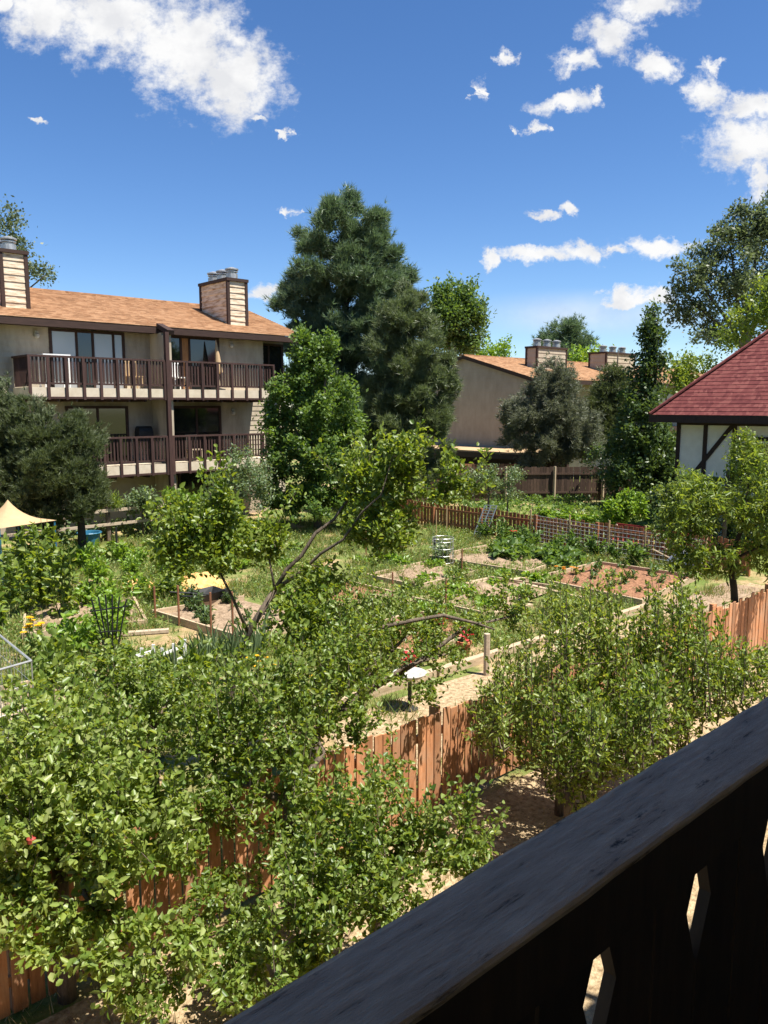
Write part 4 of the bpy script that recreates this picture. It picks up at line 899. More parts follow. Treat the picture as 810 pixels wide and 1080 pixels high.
# young apple trees with upright shoots on the right
def shoots(label, bpx, Y, hull, seed, n, lm=lm_apple):
    rng = np.random.default_rng(seed); base = W(bpx, 540, Y) * [1, 1, 0]
    root = thing('young_apple_tree', label, 'apple tree', tuple(base), 'young apple trees by the handrail')
    st = straight(bpx, 540, Y, .75, .055, .04)
    ends = []
    tops = []
    for (px, top, bot, k) in hull:
        for _ in range(int(k * 2.4)):
            x = px + rng.uniform(-15, 15); yy = Y + rng.normal(0, .4); tp = W(x + rng.normal(0, 6), top - 24 + abs(rng.normal(0, 30)), yy); bt = W(x, bot + rng.normal(0, 12), yy); bt[2] = max(bt[2], .35)
            tops.append((bt, tp))
    tw = grow(rng, [st], np.array([b for b, t in tops]), .008, .016, .05)
    for b, t in tops:
        u = np.linspace(0, 1, 6)[:, None]; mid = (b + t) / 2 + rng.normal(0, .05, 3)
        p = b * (1 - u) ** 2 + 2 * mid * u * (1 - u) + t * u * u; tw.append((p, np.linspace(.009, .003, 6)))
        for _ in range(5):   # short spurs
            k = rng.uniform(.05, .75); q = b * (1 - k) + t * k; dd = unit(rng.normal(0, 1, 3) + [0, 0, .7]) * rng.uniform(.12, .38); uu = np.linspace(0, 1, 6)[:, None]
            tw.append((q + dd * uu, np.linspace(.005, .002, 6)))
    skeleton('trunk', [st], tw, M['bark'], root)
    P, D = twig_anchors(rng, tw, 6, .03, .022, 44)
    V, F = leafy(rng, P, D, .058, .029, out_w=.85, up=.45, flat=.5, droop=.1)
    np_mesh('crown', V, F, lm, root)
shoots('young apple tree with the tallest upright shoots before the dirt bed', 600, 8.1, [(512, 735, 780, 4), (535, 695, 790, 5), (560, 675, 800, 5), (585, 628, 815, 6), (610, 650, 815, 5), (632, 622, 810, 6), (655, 660, 805, 5)], 61, 1, lm_apple_l)
shoots('young apple tree with upright shoots next to the handrail at right', 715, 8.6, [(668, 660, 800, 5), (685, 645, 790, 5), (703, 618, 780, 6), (726, 638, 770, 6), (747, 648, 755, 5), (770, 688, 745, 4)], 62, 1, lm_apple)
shoots('short upright apple shoots at the lower middle beside the straw', 610, 7.3, [(590, 735, 830, 4), (615, 735, 830, 5), (640, 740, 815, 5), (665, 730, 800, 5), (690, 725, 780, 4)], 63, 1, lm_apple)
shoots('apple shoots at the right edge above the handrail', 800, 8.4, [(795, 695, 735, 3), (815, 665, 740, 4)], 64, 1, lm_apple)
tree('peach_tree', 'drooping long leaved peach tree at the right edge of the garden', 'peach tree',
     [g([(776, 655, 13.6, .075), (774, 620, 13.6, .065), (770, 590, 13.6, .055)]), g([(770, 590, 13.6, .04), (745, 560, 13.6, .03), (720, 535, 13.6, .015)]), g([(770, 590, 13.6, .045), (785, 550, 13.6, .035), (790, 500, 13.6, .015)]), g([(770, 592, 13.6, .03), (798, 578, 13.4, .02), (820, 565, 13.3, .012)])],
     [(745, 530, 42, 30, 13.6, .7), (795, 530, 30, 38, 13.6, .7), (720, 560, 32, 20, 13.6, .6), (740, 590, 34, 22, 13.5, .6), (800, 580, 34, 34, 13.5, .7), (705, 545, 14, 12, 13.6, .4), (720, 585, 22, 16, 13.6, .4), (830, 540, 30, 50, 13.6, .8), (800, 488, 14, 12, 13.6, .4)],
     340, 18, (.12, .036), lm_peach, M['bark_dark'], 65, spread=.05, up=-.35, by_len=14, droop=.3, tip_r=.003, k_r=.009)
# ------------------------------------------------------------------ garden: beds, plants, tools
def bed(label, pts, mat, h=.12, w=.05, open_sides=(), soil_label=None):
    """raised bed: soil sheet framed by boards; pts run round the bed"""
    c = np.mean(np.array(pts), 0); t = thing('garden_bed', label, 'garden bed', (c[0], c[1], 0), 'garden beds'); n = len(pts)
    for i in range(n):
        if i in open_sides: continue
        a, b = np.array(pts[i], float), np.array(pts[(i + 1) % n], float); d = (b - a) / np.linalg.norm(b - a); e = w / 2 + .002
        MB().bar((*(a + d * e * (1 if i % 2 else -1)), h / 2), (*(b - d * e * (1 if i % 2 else -1)), h / 2), w, h).build('board', M['bed_board'], t)
    rng = np.random.default_rng(int(abs(c[0]) * 10)); P = [np.array(p, float) for p in pts]; k = 14; V, F = [], []
    for i in range(k + 1):
        for j in range(k + 1):
            u, v = i / k, j / k; q = P[0] * (1 - u) * (1 - v) + P[1] * u * (1 - v) + P[2] * u * v + P[3] * (1 - u) * v
            edge = min(u, 1 - u, v, 1 - v); V.append((q[0], q[1], .05 + min(edge * 5, 1) * abs(rng.normal(.04, .05))))
    for i in range(k):
        for j in range(k): a = i * (k + 1) + j; F.append((a, a + k + 1, a + k + 2, a + 1))
    MB().add(V, F).build('soil', mat, t, smooth=True); return t
bed('reddish mulch bed with pale board frame on the right', [(15.9, 8.9), (19.3, 9.3), (19.0, 12.0), (15.95, 12.0)], M['soil_red'], .14)
bed('green planted bed framed by pale boards behind the mulch bed', [(16.35, 12.5), (19.3, 12.95), (19.25, 15.8), (16.0, 15.75)], M['soil_grey'], .16, open_sides=(1,))
bed('pinkish soil bed with stakes around it at the left', [(7.6, 12.4), (9.6, 12.6), (9.3, 15.2), (7.2, 15.4)], M['soil_grey'], .16, open_sides=(1,))
bed('narrow bed with grey edging boards in the middle of the garden', [(12.4, 10.6), (15.6, 11.0), (15.2, 12.8), (12.2, 12.6)], M['soil_grey'], .14, open_sides=(0, 2))
bed('weedy bed behind the green bed boards in the middle of the garden', [(13.2, 13.4), (15.6, 13.6), (15.4, 15.4), (13.1, 15.2)], M['soil_grey'], .12)
bed('brown soil bed beyond the leaning tree limbs', [(10.4, 13.2), (12.3, 13.3), (12.2, 15.2), (10.3, 15.1)], M['soil_red'], .12)
bed('brown soil bed next to the timber edging left of the weathered post', [(9.4, 9.6), (11.6, 9.8), (11.5, 11.7), (9.3, 11.5)], M['soil_red'], .12)
bed('bed with a pale board near the shade canopy', [(4.6, 15.6), (6.8, 14.9), (7.6, 17.4), (5.4, 18.0)], M['soil_grey'], .12, open_sides=(2,))
bed('small bed beside the wire cage at the left edge', [(3.0, 10.0), (4.4, 9.7), (4.3, 12.6), (3.2, 12.7)], M['soil_grey'], .16, open_sides=(1,))
# long timber edging of the garden along the straw path
t = thing('timber_edging', 'long pale timber edging along the straw path', 'timber edging', (11, 8.65, 0))
for i, (x0, x1) in enumerate(((6.4, 9.0), (9.05, 11.4), (11.45, 13.6), (13.65, 15.7))): MB().bar((x0, 8.78 - (x0 - 6.4) * .02, .07), (x1, 8.78 - (x1 - 6.4) * .02 + .02, .065), .13, .14).build('timber', M['bed_board'], t)
tag(MB().bar((2.9, 11.95, .1), (3.55, 10.0, .1), .34, .05).build('plank', M['bed_board'], origin=(3.2, 11, 0)), 'wide pale plank on the ground by the wire cage', 'plank')
tag(MB().bar((14.1, 12.9, .05), (16.0, 12.2, .05), .16, .08).build('plank', M['bed_board'], origin=(15, 12.5, 0)), 'grey plank on the grass left of the mulch bed', 'plank')
for (a, b, lb) in (((545, 617), (615, 634), 'long pale plank in the grass left of the mulch bed front'), ((497, 617), (515, 613), 'short pale board in the weeds left of the green bed'), ((400, 612), (440, 600), 'pale board edging a weedy plot beyond the leaning tree'), ((420, 640), (470, 628), 'grey board half buried in the middle plots'), ((520, 650), (560, 641), 'pale board beside the stakes of the middle plots')):
    A, B = G(*a), G(*b); tag(MB().bar(A + [0, 0, .05], B + [0, 0, .05], .12, .09).build('plank', M['bed_board'], origin=tuple((A + B) / 2)), lb, 'plank')
tag(MB().bar((5.9, 14.6, .05), (6.9, 14.1, .05), .14, .06).build('plank', M['grey_wood'], origin=(6.4, 14.3, 0)), 'short board on the grass behind the fan trellis', 'plank')

# planting
plant_protos = {}
def plant(kind, label, x, y, size, rot, group, lm, seed):
    key = (kind, lm.name, seed % 4)
    if key not in plant_protos:
        rng = np.random.default_rng(hash(kind) % 1000 + seed % 4 if False else sum(map(ord, kind)) + (seed % 4) * 7)
        root = thing('vegetable_plant' if kind != 'strap' else 'strap_leaved_plant', label, 'plant', (0, 0, 0), group)
        stems, P, D, big = MB(), [], [], (.13, .085)
        if kind == 'bush':
            for _ in range(16):
                a = rng.uniform(0, 6.28); rr = rng.uniform(.05, .32); h = rng.uniform(.25, .62); e = np.array([rr * math.cos(a), rr * math.sin(a), h])
                pts = np.array([[0, 0, 0], e * [.4, .4, .55], e]); stems.tube(pts, [.008, .006, .003], 4, cap=False)
                for _ in range(16): u = rng.uniform(.3, 1); P.append(e * u + rng.normal(0, .035, 3)); D.append(e * [1, 1, .3])
            big = (.11, .065)
        elif kind == 'low':
            for _ in range(18):
                a = rng.uniform(0, 6.28); rr = rng.uniform(.05, .4); e = np.array([rr * math.cos(a), rr * math.sin(a), rng.uniform(.1, .3)])
                stems.tube(np.array([[0, 0, 0], e * [.5, .5, .8], e]), [.008, .006, .003], 4, cap=False)
                for _ in range(7): P.append(e + rng.normal(0, .05, 3)); D.append(e * [1, 1, .2])
            big = (.17, .13)
        elif kind == 'tall':
            for _ in range(7):
                a = rng.uniform(0, 6.28); rr = rng.uniform(.03, .25); h = rng.uniform(.9, 1.5); e = np.array([rr * math.cos(a), rr * math.sin(a), h])
                stems.tube(np.array([[rr * .4, 0, 0], e * [.8, .8, .5], e]), [.012, .01, .005], 4, cap=False)
                for k in range(26): u = rng.uniform(.12, 1); P.append(e * [1, 1, u] + rng.normal(0, .02, 3)); b = rng.uniform(0, 6.28); D.append([math.cos(b), math.sin(b), .1])
            big = (.17, .09)
        elif kind == 'strap':
            for _ in range(40):
                a = rng.uniform(0, 6.28); P.append(np.array([.12 * math.cos(a) * rng.random(), .12 * math.sin(a) * rng.random(), 0])); D.append([math.cos(a) * .45, math.sin(a) * .45, 1.1])
            stems.tube([(0, 0, 0), (0, 0, .1)], .03, 5); big = (.55, .04)
        elif kind == 'seedling':
            for _ in range(5):
                a = rng.uniform(0, 6.28); e = np.array([.08 * math.cos(a), .08 * math.sin(a), rng.uniform(.15, .3)]); stems.tube(np.array([[0, 0, 0], e * .5, e]), .005, 4, cap=False)
                for _ in range(7): P.append(e * rng.uniform(.4, 1) + rng.normal(0, .02, 3)); D.append(rng.normal(0, 1, 3) + [0, 0, .6])
            big = (.11, .05)
        P, D = np.array(P), np.array(D, float)
        V, F = leafy(rng, P, D, big[0], big[1], out_w=.5 if kind != 'strap' else .12, up=.1, droop=.25 if kind != 'strap' else .12)
        stems.build('stems', lm_far if False else M['stem'], root); np_mesh('leaves', V, F, lm, root)
        o = plant_protos[key] = root
    else:
        o = copy_tree(plant_protos[key]); o['label'] = label; o['group'] = group
    o.location = (x, y, .0); o.rotation_euler = (0, 0, rot); o.scale = (size,) * 3
    return o
M['stem'] = noise_mat('green stems', (.08, .13, .03), (.14, .19, .06), 6, .6)
prng = np.random.default_rng(77); PC = [0]
def plants(kind, label, spots, lm, size=(.8, 1.2), group=None, jit=0.0):
    for (x, y) in spots:
        PC[0] += 1; plant(kind, label, x + prng.normal(0, jit), y + prng.normal(0, jit), prng.uniform(*size), prng.uniform(0, 6.28), group or label, lm, int(prng.integers(0, 4)))
def scatter(n, x0, x1, y0, y1): return [(prng.uniform(x0, x1), prng.uniform(y0, y1)) for _ in range(n)]
def px_spots(lst): return [tuple(G(a, b)[:2]) for a, b in lst]
plants('tall', 'tall sunflower like plant with big leaves by the tan canopy', px_spots([(10, 640), (30, 650), (50, 645), (65, 640), (20, 620), (45, 618), (5, 668), (72, 655), (60, 612)]), lm_apple, (.9, 1.25), 'tall leafy plants at the left edge', .1)
plants('bush', 'bushy green plant in the left beds before the juniper', px_spots([(95, 640), (115, 640), (105, 615), (130, 610), (140, 630), (90, 670), (115, 672), (80, 690), (100, 690), (130, 595), (80, 600), (150, 600), (170, 610)]), lm_lime, (.9, 1.5), 'bushes in the left beds', .15)
plants('bush', 'leafy green plant filling the bed beside the wire cage', px_spots([(60, 730), (90, 730), (75, 760), (110, 755), (50, 700), (140, 740), (170, 750), (200, 740), (120, 720), (95, 790), (160, 775)]), lm_apple, (.8, 1.4), 'leafy plants by the wire cage', .15)
plants('strap', 'pale strap leaved clump behind the low white fence', px_spots([(215, 700), (240, 705), (260, 700), (200, 715), (275, 690), (235, 690), (255, 720), (180, 720)]), lm_sage, (.8, 1.2), 'strap leaved clumps', .1)
plants('strap', 'pale strap leaved clump at the end of the wide plank', px_spots([(100, 800), (120, 810), (140, 800)]), lm_sage, (.8, 1.1), 'strap leaved clumps by the plank')
plants('low', 'low green vegetable plant in the bed behind the mulch bed', px_spots([(545, 588), (560, 590), (575, 592), (590, 585), (555, 582), (535, 592), (575, 584), (600, 592), (540, 580), (585, 594), (590, 600), (525, 588)]), lm_maple, (.8, 1.3), 'vegetables in the bed behind the mulch', .1)
plants('seedling', 'small seedling growing in the reddish mulch bed', [(x, y) for x in (16.5, 17.2, 17.9, 18.6) for y in (9.5, 10.2, 10.9, 11.5)], lm_far, (.7, 1.5), 'seedlings in the mulch bed', .1)
plants('seedling', 'small seedling in the pinkish soil bed', [(x, y) for x in (8.0, 8.5, 9.0) for y in (12.9, 13.6, 14.4)], lm_far, (.7, 1.4), 'seedlings in the pinkish bed', .1)
plants('bush', 'bushy green plant around the dark wheelbarrow', px_spots([(215, 655), (225, 660), (208, 645), (240, 640), (195, 640)]), lm_dark, (.5, .8), 'plants around the wheelbarrow', .1)
plants('bush', 'yellowing bush by the orange straw heap', px_spots([(180, 632), (192, 622), (160, 640), (170, 600), (205, 610)]), lm_peach, (.8, 1.2), 'yellowing bushes', .1)
plants('bush', 'green bush in the middle beds beyond the leaning tree', scatter(16, 9.5, 15.5, 10.5, 17.5), lm_weed, (.4, .8), 'bushes in the middle beds', .1)
plants('low', 'low leafy plant in the middle beds beyond the leaning tree', scatter(26, 9.5, 16, 9.5, 18.5), lm_lime, (.5, .85), 'low plants in the middle beds', .1)
plants('bush', 'leafy plant in the bed along the pale timber edging', scatter(18, 8.6, 15.5, 9.1, 10.4), lm_apple_l, (.5, .8), 'plants along the timber edging', .05)
plants('bush', 'dark green bush along the far picket fence', [(20.0 + prng.normal(0, .1), y) for y in np.linspace(11.5, 17, 9)], lm_maple, (.8, 1.3), 'bushes along the far picket fence', .1)
plants('bush', 'shrubby plant at the foot of the left building rail fence', [(x, 25.4) for x in np.linspace(9, 14.5, 9)], lm_sage, (1.0, 1.7), 'shrubs along the rail fence', .15)
plants('low', 'low plant on the lawn before the rail fence', scatter(14, 8, 15, 18, 23.5), lm_weed, (.7, 1.3), 'low plants before the rail fence', .1)

# flowers
def flowers(label, x, y, n, spread, h, pm, r=.05, cat='flowers', seed=0):
    rng = np.random.default_rng(seed); t = thing('flower_clump', label, cat, (x, y, 0)); st = MB(); P, D = [], []
    for _ in range(n):
        a, q = rng.uniform(0, 6.28), spread * math.sqrt(rng.random()); hh = h * rng.uniform(.75, 1.1); c = np.array([x + q * math.cos(a), y + q * math.sin(a), hh])
        st.tube([(x + q * .3 * math.cos(a), y + q * .3 * math.sin(a), 0), tuple(c * [1, 1, .5]), tuple(c)], .005, 4, cap=False)
        for k in range(9): b = k * .7; P.append(c); D.append([math.cos(b), math.sin(b), .25])
        V, F = leaf_geo(np.array(P[-9:]), np.array(D[-9:], float), np.tile([0, 0, 1.], (9, 1)), r, r * .6); np_mesh('flower', V, F, pm, t)
    st.build('stems', M['stem'], t); P = np.array(P)
    Q = P[::9][rng.integers(0, n, n * 9)] * [1, 1, 1]; Q[:, 2] *= rng.uniform(.1, .85, len(Q)); V, F = leafy(rng, Q, rng.normal(0, 1, Q.shape), .13, .05); np_mesh('leaves', V, F, lm_weed, t)
q = G(37, 700); flowers('yellow flower clump beside the wire cage', q[0], q[1], 11, .17, .75, M['yellow_petal'], .065, seed=1)
q = W(305, 700, 9.8); flowers('orange yellow flowers behind the leaning tree trunk', q[0] + .2, q[1] + .2, 20, .6, 1.2, M['yellow_petal'], .045, seed=2)
q = G(236, 556); flowers('single yellow flowers at the foot of the silvery shrub', q[0], q[1], 5, .3, .7, M['yellow_petal'], .1, seed=3)
q = G(545, 572); flowers('red flower clump at the foot of the leaning lattice', q[0], q[1], 14, .18, .35, M['red_petal'], .09, seed=4)
q = G(585, 612); flowers('small orange flowers at the left corner of the mulch bed', q[0] + .5, q[1], 6, .3, .3, M['orange_petal'], .06, seed=5)

# ---- garden furniture
t = thing('shade_canopy', 'tan peaked shade canopy at the left edge', 'canopy', tuple(W(8, 560, 20) * [1, 1, 0]))
c = W(8, 527, 20); cn = []; rows = 9; cols = 24; V, F = [], []
for i in range(rows):
    u = i / (rows - 1)
    for k in range(cols):
        a = 2 * math.pi * k / cols; sq = 1 / max(abs(math.cos(a)), abs(math.sin(a))); rr = .82 * u * (1 + (sq - 1) * u); z = c[2] - .56 * (1 - (1 - u) ** 2.1) - .02 * (1 if i == rows - 1 else 0)
        V.append((c[0] + rr * math.cos(a + .3), c[1] + rr * math.sin(a + .3), z))
for i in range(rows - 1):
    for k in range(cols): F.append((i * cols + k, (i + 1) * cols + k, (i + 1) * cols + (k + 1) % cols, i * cols + (k + 1) % cols))
MB().add(V, F).build('canvas_top', M['canvas'], t, smooth=True)
for k in range(4):
    a = math.pi / 4 + k * math.pi / 2 + .3; MB().tube([(c[0] + 1.1 * math.cos(a), c[1] + 1.1 * math.sin(a), 0), (c[0] + 1.1 * math.cos(a), c[1] + 1.1 * math.sin(a), c[2] - .58)], .022, 6).build('pole', M['tub'], t)
q = G(95, 578); t = thing('tub', 'teal blue plastic tub on the lawn', 'tub', tuple(q))
MB().lathe((q[0], q[1], 0), [(.05, .02), (.26, .03), (.34, .5), (.31, .5), (.22, .08)], 18).build('body', M['tub'], t)
MB().tube([(q[0] + .36 * math.cos(a), q[1] + .36 * math.sin(a), .5) for a in np.linspace(0, 6.283, 20)], .025, 5, cap=False).build('rim', M['tub'], t)
# thin garden stakes
def stake(label, px, py, h, r, mat, lean=(0, 0), group=None):
    b = G(px, py); tag(MB().tube([(b[0], b[1], 0), (b[0] + lean[0] * h, b[1] + lean[1] * h, h)], r, 6).build('garden_stake', mat, origin=(b[0], b[1], 0)), label, 'stake', group)
for i, (px, py, h) in enumerate(((164, 655, .75), (189, 660, .85), (223, 672, .9), (246, 678, 1.0))):
    stake('brown stake at the edge of the pinkish soil bed', px, py, h, .022, M['rust'], group='stakes round the pinkish bed')
for (px, py, h) in ((386, 585, .8), (395, 582, .75), (403, 584, .8), (412, 580, .7), (395, 592, .7)):
    stake('rust brown stake in the cluster beyond the leaning tree', px, py, h, .016, M['rust'], group='clustered rust stakes')
for (px, py, h) in ((470, 655, .9), (414, 640, .8), (487, 610, .8), (532, 655, .6)):
    stake('rust brown stake supporting a plant in the middle beds', px, py, h, .02, M['rust'], group='stakes in the middle beds')
stake('pale pole standing before the juniper', 69, 572, 1.6, .03, M['grey_wood']); stake('dark green post on the lawn right of the blue tub', 124, 592, 1.0, .03, M['black'])
stake('short post left of the pale pole by the canopy', 60, 580, 1.1, .04, M['bark']); stake('dark post beside the round wire plant cage', 458, 594, .75, .045, M['black'])
stake('pale stake left on the far picket fence', 471, 562, .95, .02, M['bamboo']); stake('pale stake beside the wire cage plants at the far picket fence', 460, 565, .9, .018, M['bamboo'])
for (px, py, lx, h) in ((540, 566, (.12, -.25), 1.15), (547, 566, (.2, -.35), 1.2), (552, 567, (.05, -.30), 1.1), (556, 567, (.15, -.42), 1.15)):
    stake('bamboo cane leaning on the far picket fence', px, py, h, .014, M['bamboo'], lx, 'leaning bamboo canes')
stake('weathered post with a flat grey top beside the timber edging', 513, 712, .72, .055, M['grey_wood'])
# leaning lattice
t = thing('lattice_panel', 'grey metal lattice panel leaning on the far picket fence', 'lattice', (21.2, 17.6, 0))
a = np.array([20.1, 17.7, .0]); u_ = np.array([.32, -.25, 1.1]); v_ = unit(np.array([.35, -.9, 0.0])) * .42; m_ = MB()
for i in range(3): m_.bar(a + v_ * i / 2, a + u_ + v_ * i / 2, .035, .03, up=(1, .3, 0))
for i in range(13): m_.bar(a + u_ * i / 12, a + u_ * i / 12 + v_, .03, .024, up=(1, .3, 0))
m_.build('frame', M['metal'], t)
# bench and barrow by the wire fence
def bench(label, p, wd, ang, mat):
    t = thing('bench', label, 'bench', (p[0], p[1], 0)); d = np.array([math.cos(ang), math.sin(ang)]); n = np.array([-d[1], d[0]])
    def q(a, b, z): return (p[0] + d[0] * a + n[0] * b, p[1] + d[1] * a + n[1] * b, z)
    s = MB()
    for i in range(4): s.bar(q(-wd / 2, -.15 + i * .1, .42), q(wd / 2, -.15 + i * .1, .42), .085, .03)
    s.build('seat', mat, t); s = MB()
    for i in range(4): s.bar(q(-wd / 2, .22 + i * .02, .52 + i * .105), q(wd / 2, .22 + i * .02, .52 + i * .105), .025, .095)
    s.build('backrest', mat, t)
    for i in (-1, 1):
        for j in (-.13, .18): MB().bar(q(i * (wd / 2 - .06), j, 0), q(i * (wd / 2 - .06), j, .403 if j < 0 else .86), .05, .05).build('leg', M['grey_wood'], t)
bench('red slatted bench behind the wire fence', W(657, 566, 23.2) * [1, 1, 0] + [.25, 0, 0], 1.1, -math.pi / 2, M['red'])
bench('low dark red bench half hidden by the peach tree', W(708, 582, 21.7) * [1, 1, 0] + [.3, 0, 0], .8, -math.pi / 2, M['red'])
q = W(726, 580, 20.8); t = thing('wheelbarrow', 'upturned pale grey wheelbarrow beside the low red bench', 'wheelbarrow', (q[0], q[1], 0))
MB().add([(q[0] - .25, q[1] - .35, .22), (q[0] + .25, q[1] - .35, .22), (q[0] + .32, q[1] + .45, .3), (q[0] - .32, q[1] + .45, .3), (q[0] - .15, q[1] - .2, .58), (q[0] + .15, q[1] - .2, .58), (q[0] + .18, q[1] + .25, .6), (q[0] - .18, q[1] + .25, .6)], [(0, 1, 5, 4), (1, 2, 6, 5), (2, 3, 7, 6), (3, 0, 4, 7), (4, 5, 6, 7)]).build('tray', M['metal'], t)
for s_ in (-1, 1): MB().tube([(q[0] + s_ * .2, q[1] - .5, .05), (q[0] + s_ * .27, q[1] + .9, .55)], .02, 6).build('handle', M['pale_post'], t)
MB().tube([(q[0] - .04, q[1] - .55, .18), (q[0] + .04, q[1] - .55, .18)], .18, 14).build('wheel', M['black'], t)
# fan trellis
q = G(118, 695); t = thing('fan_trellis', 'dark fan shaped trellis standing in the left bed', 'trellis', tuple(q)); m_ = MB(); RG = np.array([RGT[0], RGT[1], 0.])
for i in range(6):
    k = (i - 2.5) / 2.5; m_.bar(q + RG * k * .07 + [0, 0, 0], q + RG * k * .31 + [0, 0, 1.2 - .1 * abs(k)], .022, .022, up=(FWD[0], FWD[1], 0))
m_.build('rods', M['black'], t); f3 = np.array([FWD[0], FWD[1], 0]) * .024
MB().bar(q - RG * .34 + [0, 0, .88] - f3, q + RG * .34 + [0, 0, .98] - f3, .02, .028, up=(FWD[0], FWD[1], 0)).build('crossbar', M['black'], t)
MB().bar(q - RG * .2 + [0, 0, .5] - f3, q + RG * .2 + [0, 0, .53] - f3, .02, .028, up=(FWD[0], FWD[1], 0)).build('crossbar', M['black'], t)
# low white folding fence
t = thing('garden_edging', 'low white wooden edging fence in the left bed', 'edging fence', tuple(G(168, 705)))
for (a, b) in (((138, 712), (163, 704)), ((172, 708), (196, 698))):
    A, B = G(*a), G(*b); m_ = MB()
    for z in (.10, .30): m_.bar(A + [0, 0, z], B + [0, 0, z], .02, .045)
    for u in (0, .5, 1): p_ = A * (1 - u) + B * u + np.array([-FWD[0], -FWD[1], 0]) * .022; m_.bar(p_, p_ + [0, 0, .42], .05, .02, up=(FWD[0], FWD[1], 0))
    m_.build('panel', M['white'], t)
# wire cage at the left edge
A = W(33, 697, 8.6); t = thing('garden_cage', 'wire mesh plant cage with pale pipe frame at the left edge', 'plant cage', (A[0], A[1], 0))
dx, dy = W(0, 703, 8.3) - A, W(0, 672, 9.6) - A; dx[2] = dy[2] = 0; dx = unit(dx) * 1.2; dy = unit(dy) * 1.5
P4 = [A, A + dx, A + dx + dy, A + dy]; m_ = MB()
for i in range(4): m_.tube([P4[i], P4[(i + 1) % 4]], .014, 8); m_.tube([P4[i] * [1, 1, 0], P4[i]], .008, 8)
m_.build('pipe_frame', M['wire'], t); m_ = MB(); zt = A[2]
for i in range(4):
    a, b = P4[i], P4[(i + 1) % 4]
    for k in range(1, 10): u = k / 10; c_ = a * (1 - u) + b * u; m_.tube([c_ * [1, 1, 0] + [0, 0, .03], c_], .0024, 4, cap=False)
    for k in range(1, 6): z = zt * k / 6; m_.tube([a * [1, 1, 0] + [0, 0, z], b * [1, 1, 0] + [0, 0, z]], .0024, 4, cap=False)
m_.build('wire_mesh', M['wire'], t)
# round wire plant cage with lavender
q = G(467, 596); t = thing('plant_cage', 'round grey wire cage around a silvery plant', 'plant cage', tuple(q)); m_ = MB()
for k in range(16): a = k * math.pi / 8; m_.tube([(q[0] + .3 * math.cos(a), q[1] + .3 * math.sin(a), 0), (q[0] + .3 * math.cos(a), q[1] + .3 * math.sin(a), .8)], .006, 4)
for z in (.1, .3, .5, .7, .8): m_.tube([(q[0] + .3 * math.cos(a), q[1] + .3 * math.sin(a), z) for a in np.linspace(0, 6.283, 20)], .006, 4, cap=False)
m_.build('wire_mesh', M['wire'], t)
plants('bush', 'silvery green plant inside the round wire cage', [(q[0], q[1])], lm_sage, (1.1, 1.1), 'caged plant')
# bird bath
q = G(432, 748); t = thing('bird_bath', 'pale bird bath bowl on a thin black stem', 'bird bath', tuple(q))
MB().lathe((q[0], q[1], .0), [(.13, 0), (.13, .02), (.03, .05), (.028, .47)], 12).build('stem', M['black'], t)
MB().lathe((q[0], q[1], .0), [(.04, .472), (.17, .50), (.245, .56), (.255, .575), (.235, .575), (.16, .535), (.01, .52)], 24).build('bowl', M['pale_stone'], t, smooth=True)
# terracotta pots with red flowers on the timber edging
def pot(label, x, y, z, s, seed):
    rng = np.random.default_rng(seed); t = thing('flower_pot', label, 'flower pot', (x, y, z)); MB().lathe((x, y, z), [(.07 * s, 0), (.10 * s, .16 * s), (.115 * s, .165 * s), (.115 * s, .2 * s), (.09 * s, .2 * s), (.08 * s, .15 * s), (.01, .15 * s)], 14).build('pot', M['terracotta'], t)
    P = np.array([x, y, z + .24 * s]) + rng.normal(0, .06 * s, (60, 3)); V, F = leafy(rng, P, rng.normal(0, 1, P.shape), .07 * s, .05 * s); np_mesh('leaves', V, F, lm_maple, t)
    P = np.array([x, y, z + .30 * s]) + rng.normal(0, .06 * s, (36, 3)); V, F = leafy(rng, P, rng.normal(0, 1, P.shape), .05 * s, .04 * s); np_mesh('blossoms', V, F, M['red_petal'], t)
q = G(440, 722); pot('terracotta pot of red flowers behind the bird bath', q[0] + .1, q[1] + .3, 0, 1.1, 3)
q = G(489, 690); pot('small terracotta pot left of the weathered post', q[0], q[1], 0, 1.3, 4)
q = G(481, 684); pot('red flowering pot standing among the middle beds', q[0] + .4, q[1] + .8, 0, 1.0, 5)
# barrow and straw heap in the left bed
q = G(218, 640); t = thing('wheelbarrow', 'black wheelbarrow lying in the pinkish soil bed', 'wheelbarrow', (q[0], q[1], 0))
MB().add([(q[0] - .3, q[1] - .3, .34), (q[0] + .35, q[1] - .25, .38), (q[0] + .35, q[1] + .3, .38), (q[0] - .3, q[1] + .3, .34), (q[0] - .18, q[1] - .16, .16), (q[0] + .2, q[1] - .15, .16), (q[0] + .2, q[1] + .18, .16), (q[0] - .18, q[1] + .18, .16)], [(0, 1, 5, 4), (1, 2, 6, 5), (2, 3, 7, 6), (3, 0, 4, 7), (4, 5, 6, 7)]).build('tray', M['black'], t)
MB().tube([(q[0] + .5, q[1] - .04, .17), (q[0] + .5, q[1] + .04, .17)], .17, 16).build('wheel', M['black'], t)
for s_ in (-1, 1): MB().tube([(q[0] + .5, q[1] + s_ * .07, .17), (q[0] - .75, q[1] + s_ * .27, .42)], .017, 6).build('handle', M['black'], t)
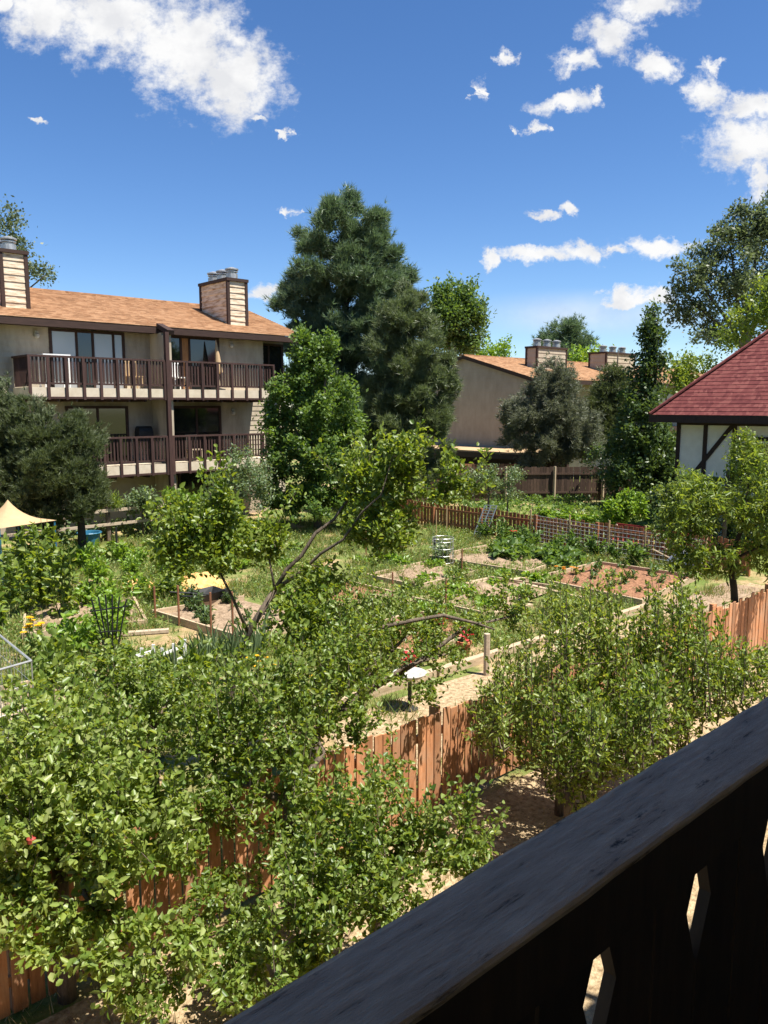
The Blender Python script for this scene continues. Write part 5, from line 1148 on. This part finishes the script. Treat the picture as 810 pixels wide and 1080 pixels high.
def heap(name, label, x, y, r, h, mat, seed):
    rng = np.random.default_rng(seed); V, F = [(x, y, h)], []; n = 18
    for i in range(1, 7):
        for k in range(n): a = 6.2832 * k / n; u = i / 6; V.append((x + r * u * math.cos(a) * rng.uniform(.85, 1.15), y + r * u * math.sin(a) * rng.uniform(.85, 1.15), max(0.002, h * (1 - u * u) + rng.normal(0, .03))))
    for k in range(n): F.append((0, 1 + k, 1 + (k + 1) % n))
    for i in range(5):
        for k in range(n): F.append((1 + i * n + k, 1 + (i + 1) * n + k, 1 + (i + 1) * n + (k + 1) % n, 1 + i * n + (k + 1) % n))
    tag(MB().add(V, F).build(name, mat, origin=(x, y, 0)), label, 'heap')
q = G(212, 622); heap('straw_heap', 'orange straw heap behind the black wheelbarrow', q[0], q[1], .75, .4, M['orange_cloth'], 2)
q = G(146, 622); heap('straw_heap', 'small tan straw heap left of the leaning tree crown', q[0], q[1], .5, .25, M['orange_cloth'], 3)
# red bird feeder in the left apple tree
q = W(33, 887, 5.0); t = thing('bird_feeder', 'small red feeder hanging in the left apple tree', 'bird feeder', tuple(q)); MB().lathe(q, [(.012, -.02), (.03, -.01), (.032, .02), (.012, .04)], 10).build('bottle', M['red'], t); MB().tube([q + [0, 0, .04], q + [0, 0, .3]], .002, 4).build('hanger', M['black'], t)

# ------------------------------------------------------------------ ground cover
def cover(name, label, region, n, hgt, wd, mat, seed, broad=False, thresh=.0, avoid=()):
    rng = np.random.default_rng(seed); x0, x1, y0, y1 = region
    x = rng.uniform(x0, x1, n); y = rng.uniform(y0, y1, n)
    f = np.sin(x * 1.7 + 2 * np.sin(y * .9)) + np.sin(y * 2.1 + 1.5 * np.sin(x * 1.1)) + .7 * np.sin(x * 4.3 - y * 3.1) + rng.normal(0, .5, n)
    k = f > thresh
    for (a, b, c_, d_) in avoid: k &= ~((x > a) & (x < b) & (y > c_) & (y < d_))
    # thinner towards the far end, where blades are smaller than a pixel
    x, y = x[k], y[k]; m = len(x); per = 5
    P = np.repeat(np.stack([x, y, np.zeros(m)], 1), per, 0); P[:, :2] += rng.normal(0, .05, (m * per, 2))
    D = np.stack([rng.normal(0, .45, m * per), rng.normal(0, .45, m * per), np.ones(m * per)], 1)
    h = np.repeat(rng.gamma(4, .25, m), per) * hgt * rng.uniform(.6, 1.2, m * per)
    if broad:
        P[:, 2] += rng.uniform(.02, 1, m * per) * hgt; D = rng.normal(0, 1, (m * per, 3)) + [0, 0, .4]
        V, F = leafy(rng, P, D, wd[0], wd[1], simple=True)
    else:
        D = unit(D); S = unit(np.cross(D, rng.normal(0, 1, D.shape))); w = wd
        V = np.stack([P - S * w, P + S * w, P + D * h[:, None]], 1).reshape(-1, 3); F = np.arange(m * per)[:, None] * 3 + np.array([[0, 1, 2]])
    tag(np_mesh(name, V, F, mat), label, kind='stuff')
cover('grass_tufts', 'green grass tufts on the straw path', (6, 19, 6.1, 8.6), 5000, .14, .008, lm_grass, 9, thresh=.7)
beds = [(15.8, 19.4, 8.8, 12.1), (7.1, 9.6, 12.3, 15.4)]
cover('grass', 'green and yellowing grass of the garden', (1, 22, 8.9, 26), 42000, .16, .010, lm_grass, 1, thresh=-.9, avoid=beds)
cover('dry_grass', 'dry grass scattered on the straw and path', (0, 20, 3.6, 8.8), 5200, .09, .005, lm_dry, 2, thresh=.1)
cover('weeds', 'leafy weeds growing between the garden beds', (2, 21, 9.0, 25), 24000, .17, (.08, .04), lm_weed, 3, broad=True, thresh=.1, avoid=beds)
cover('undergrowth', 'shaded green undergrowth beyond the far fences', (20.8, 34, 14, 30), 9000, .3, (.16, .09), lm_maple, 4, broad=True, thresh=.2)
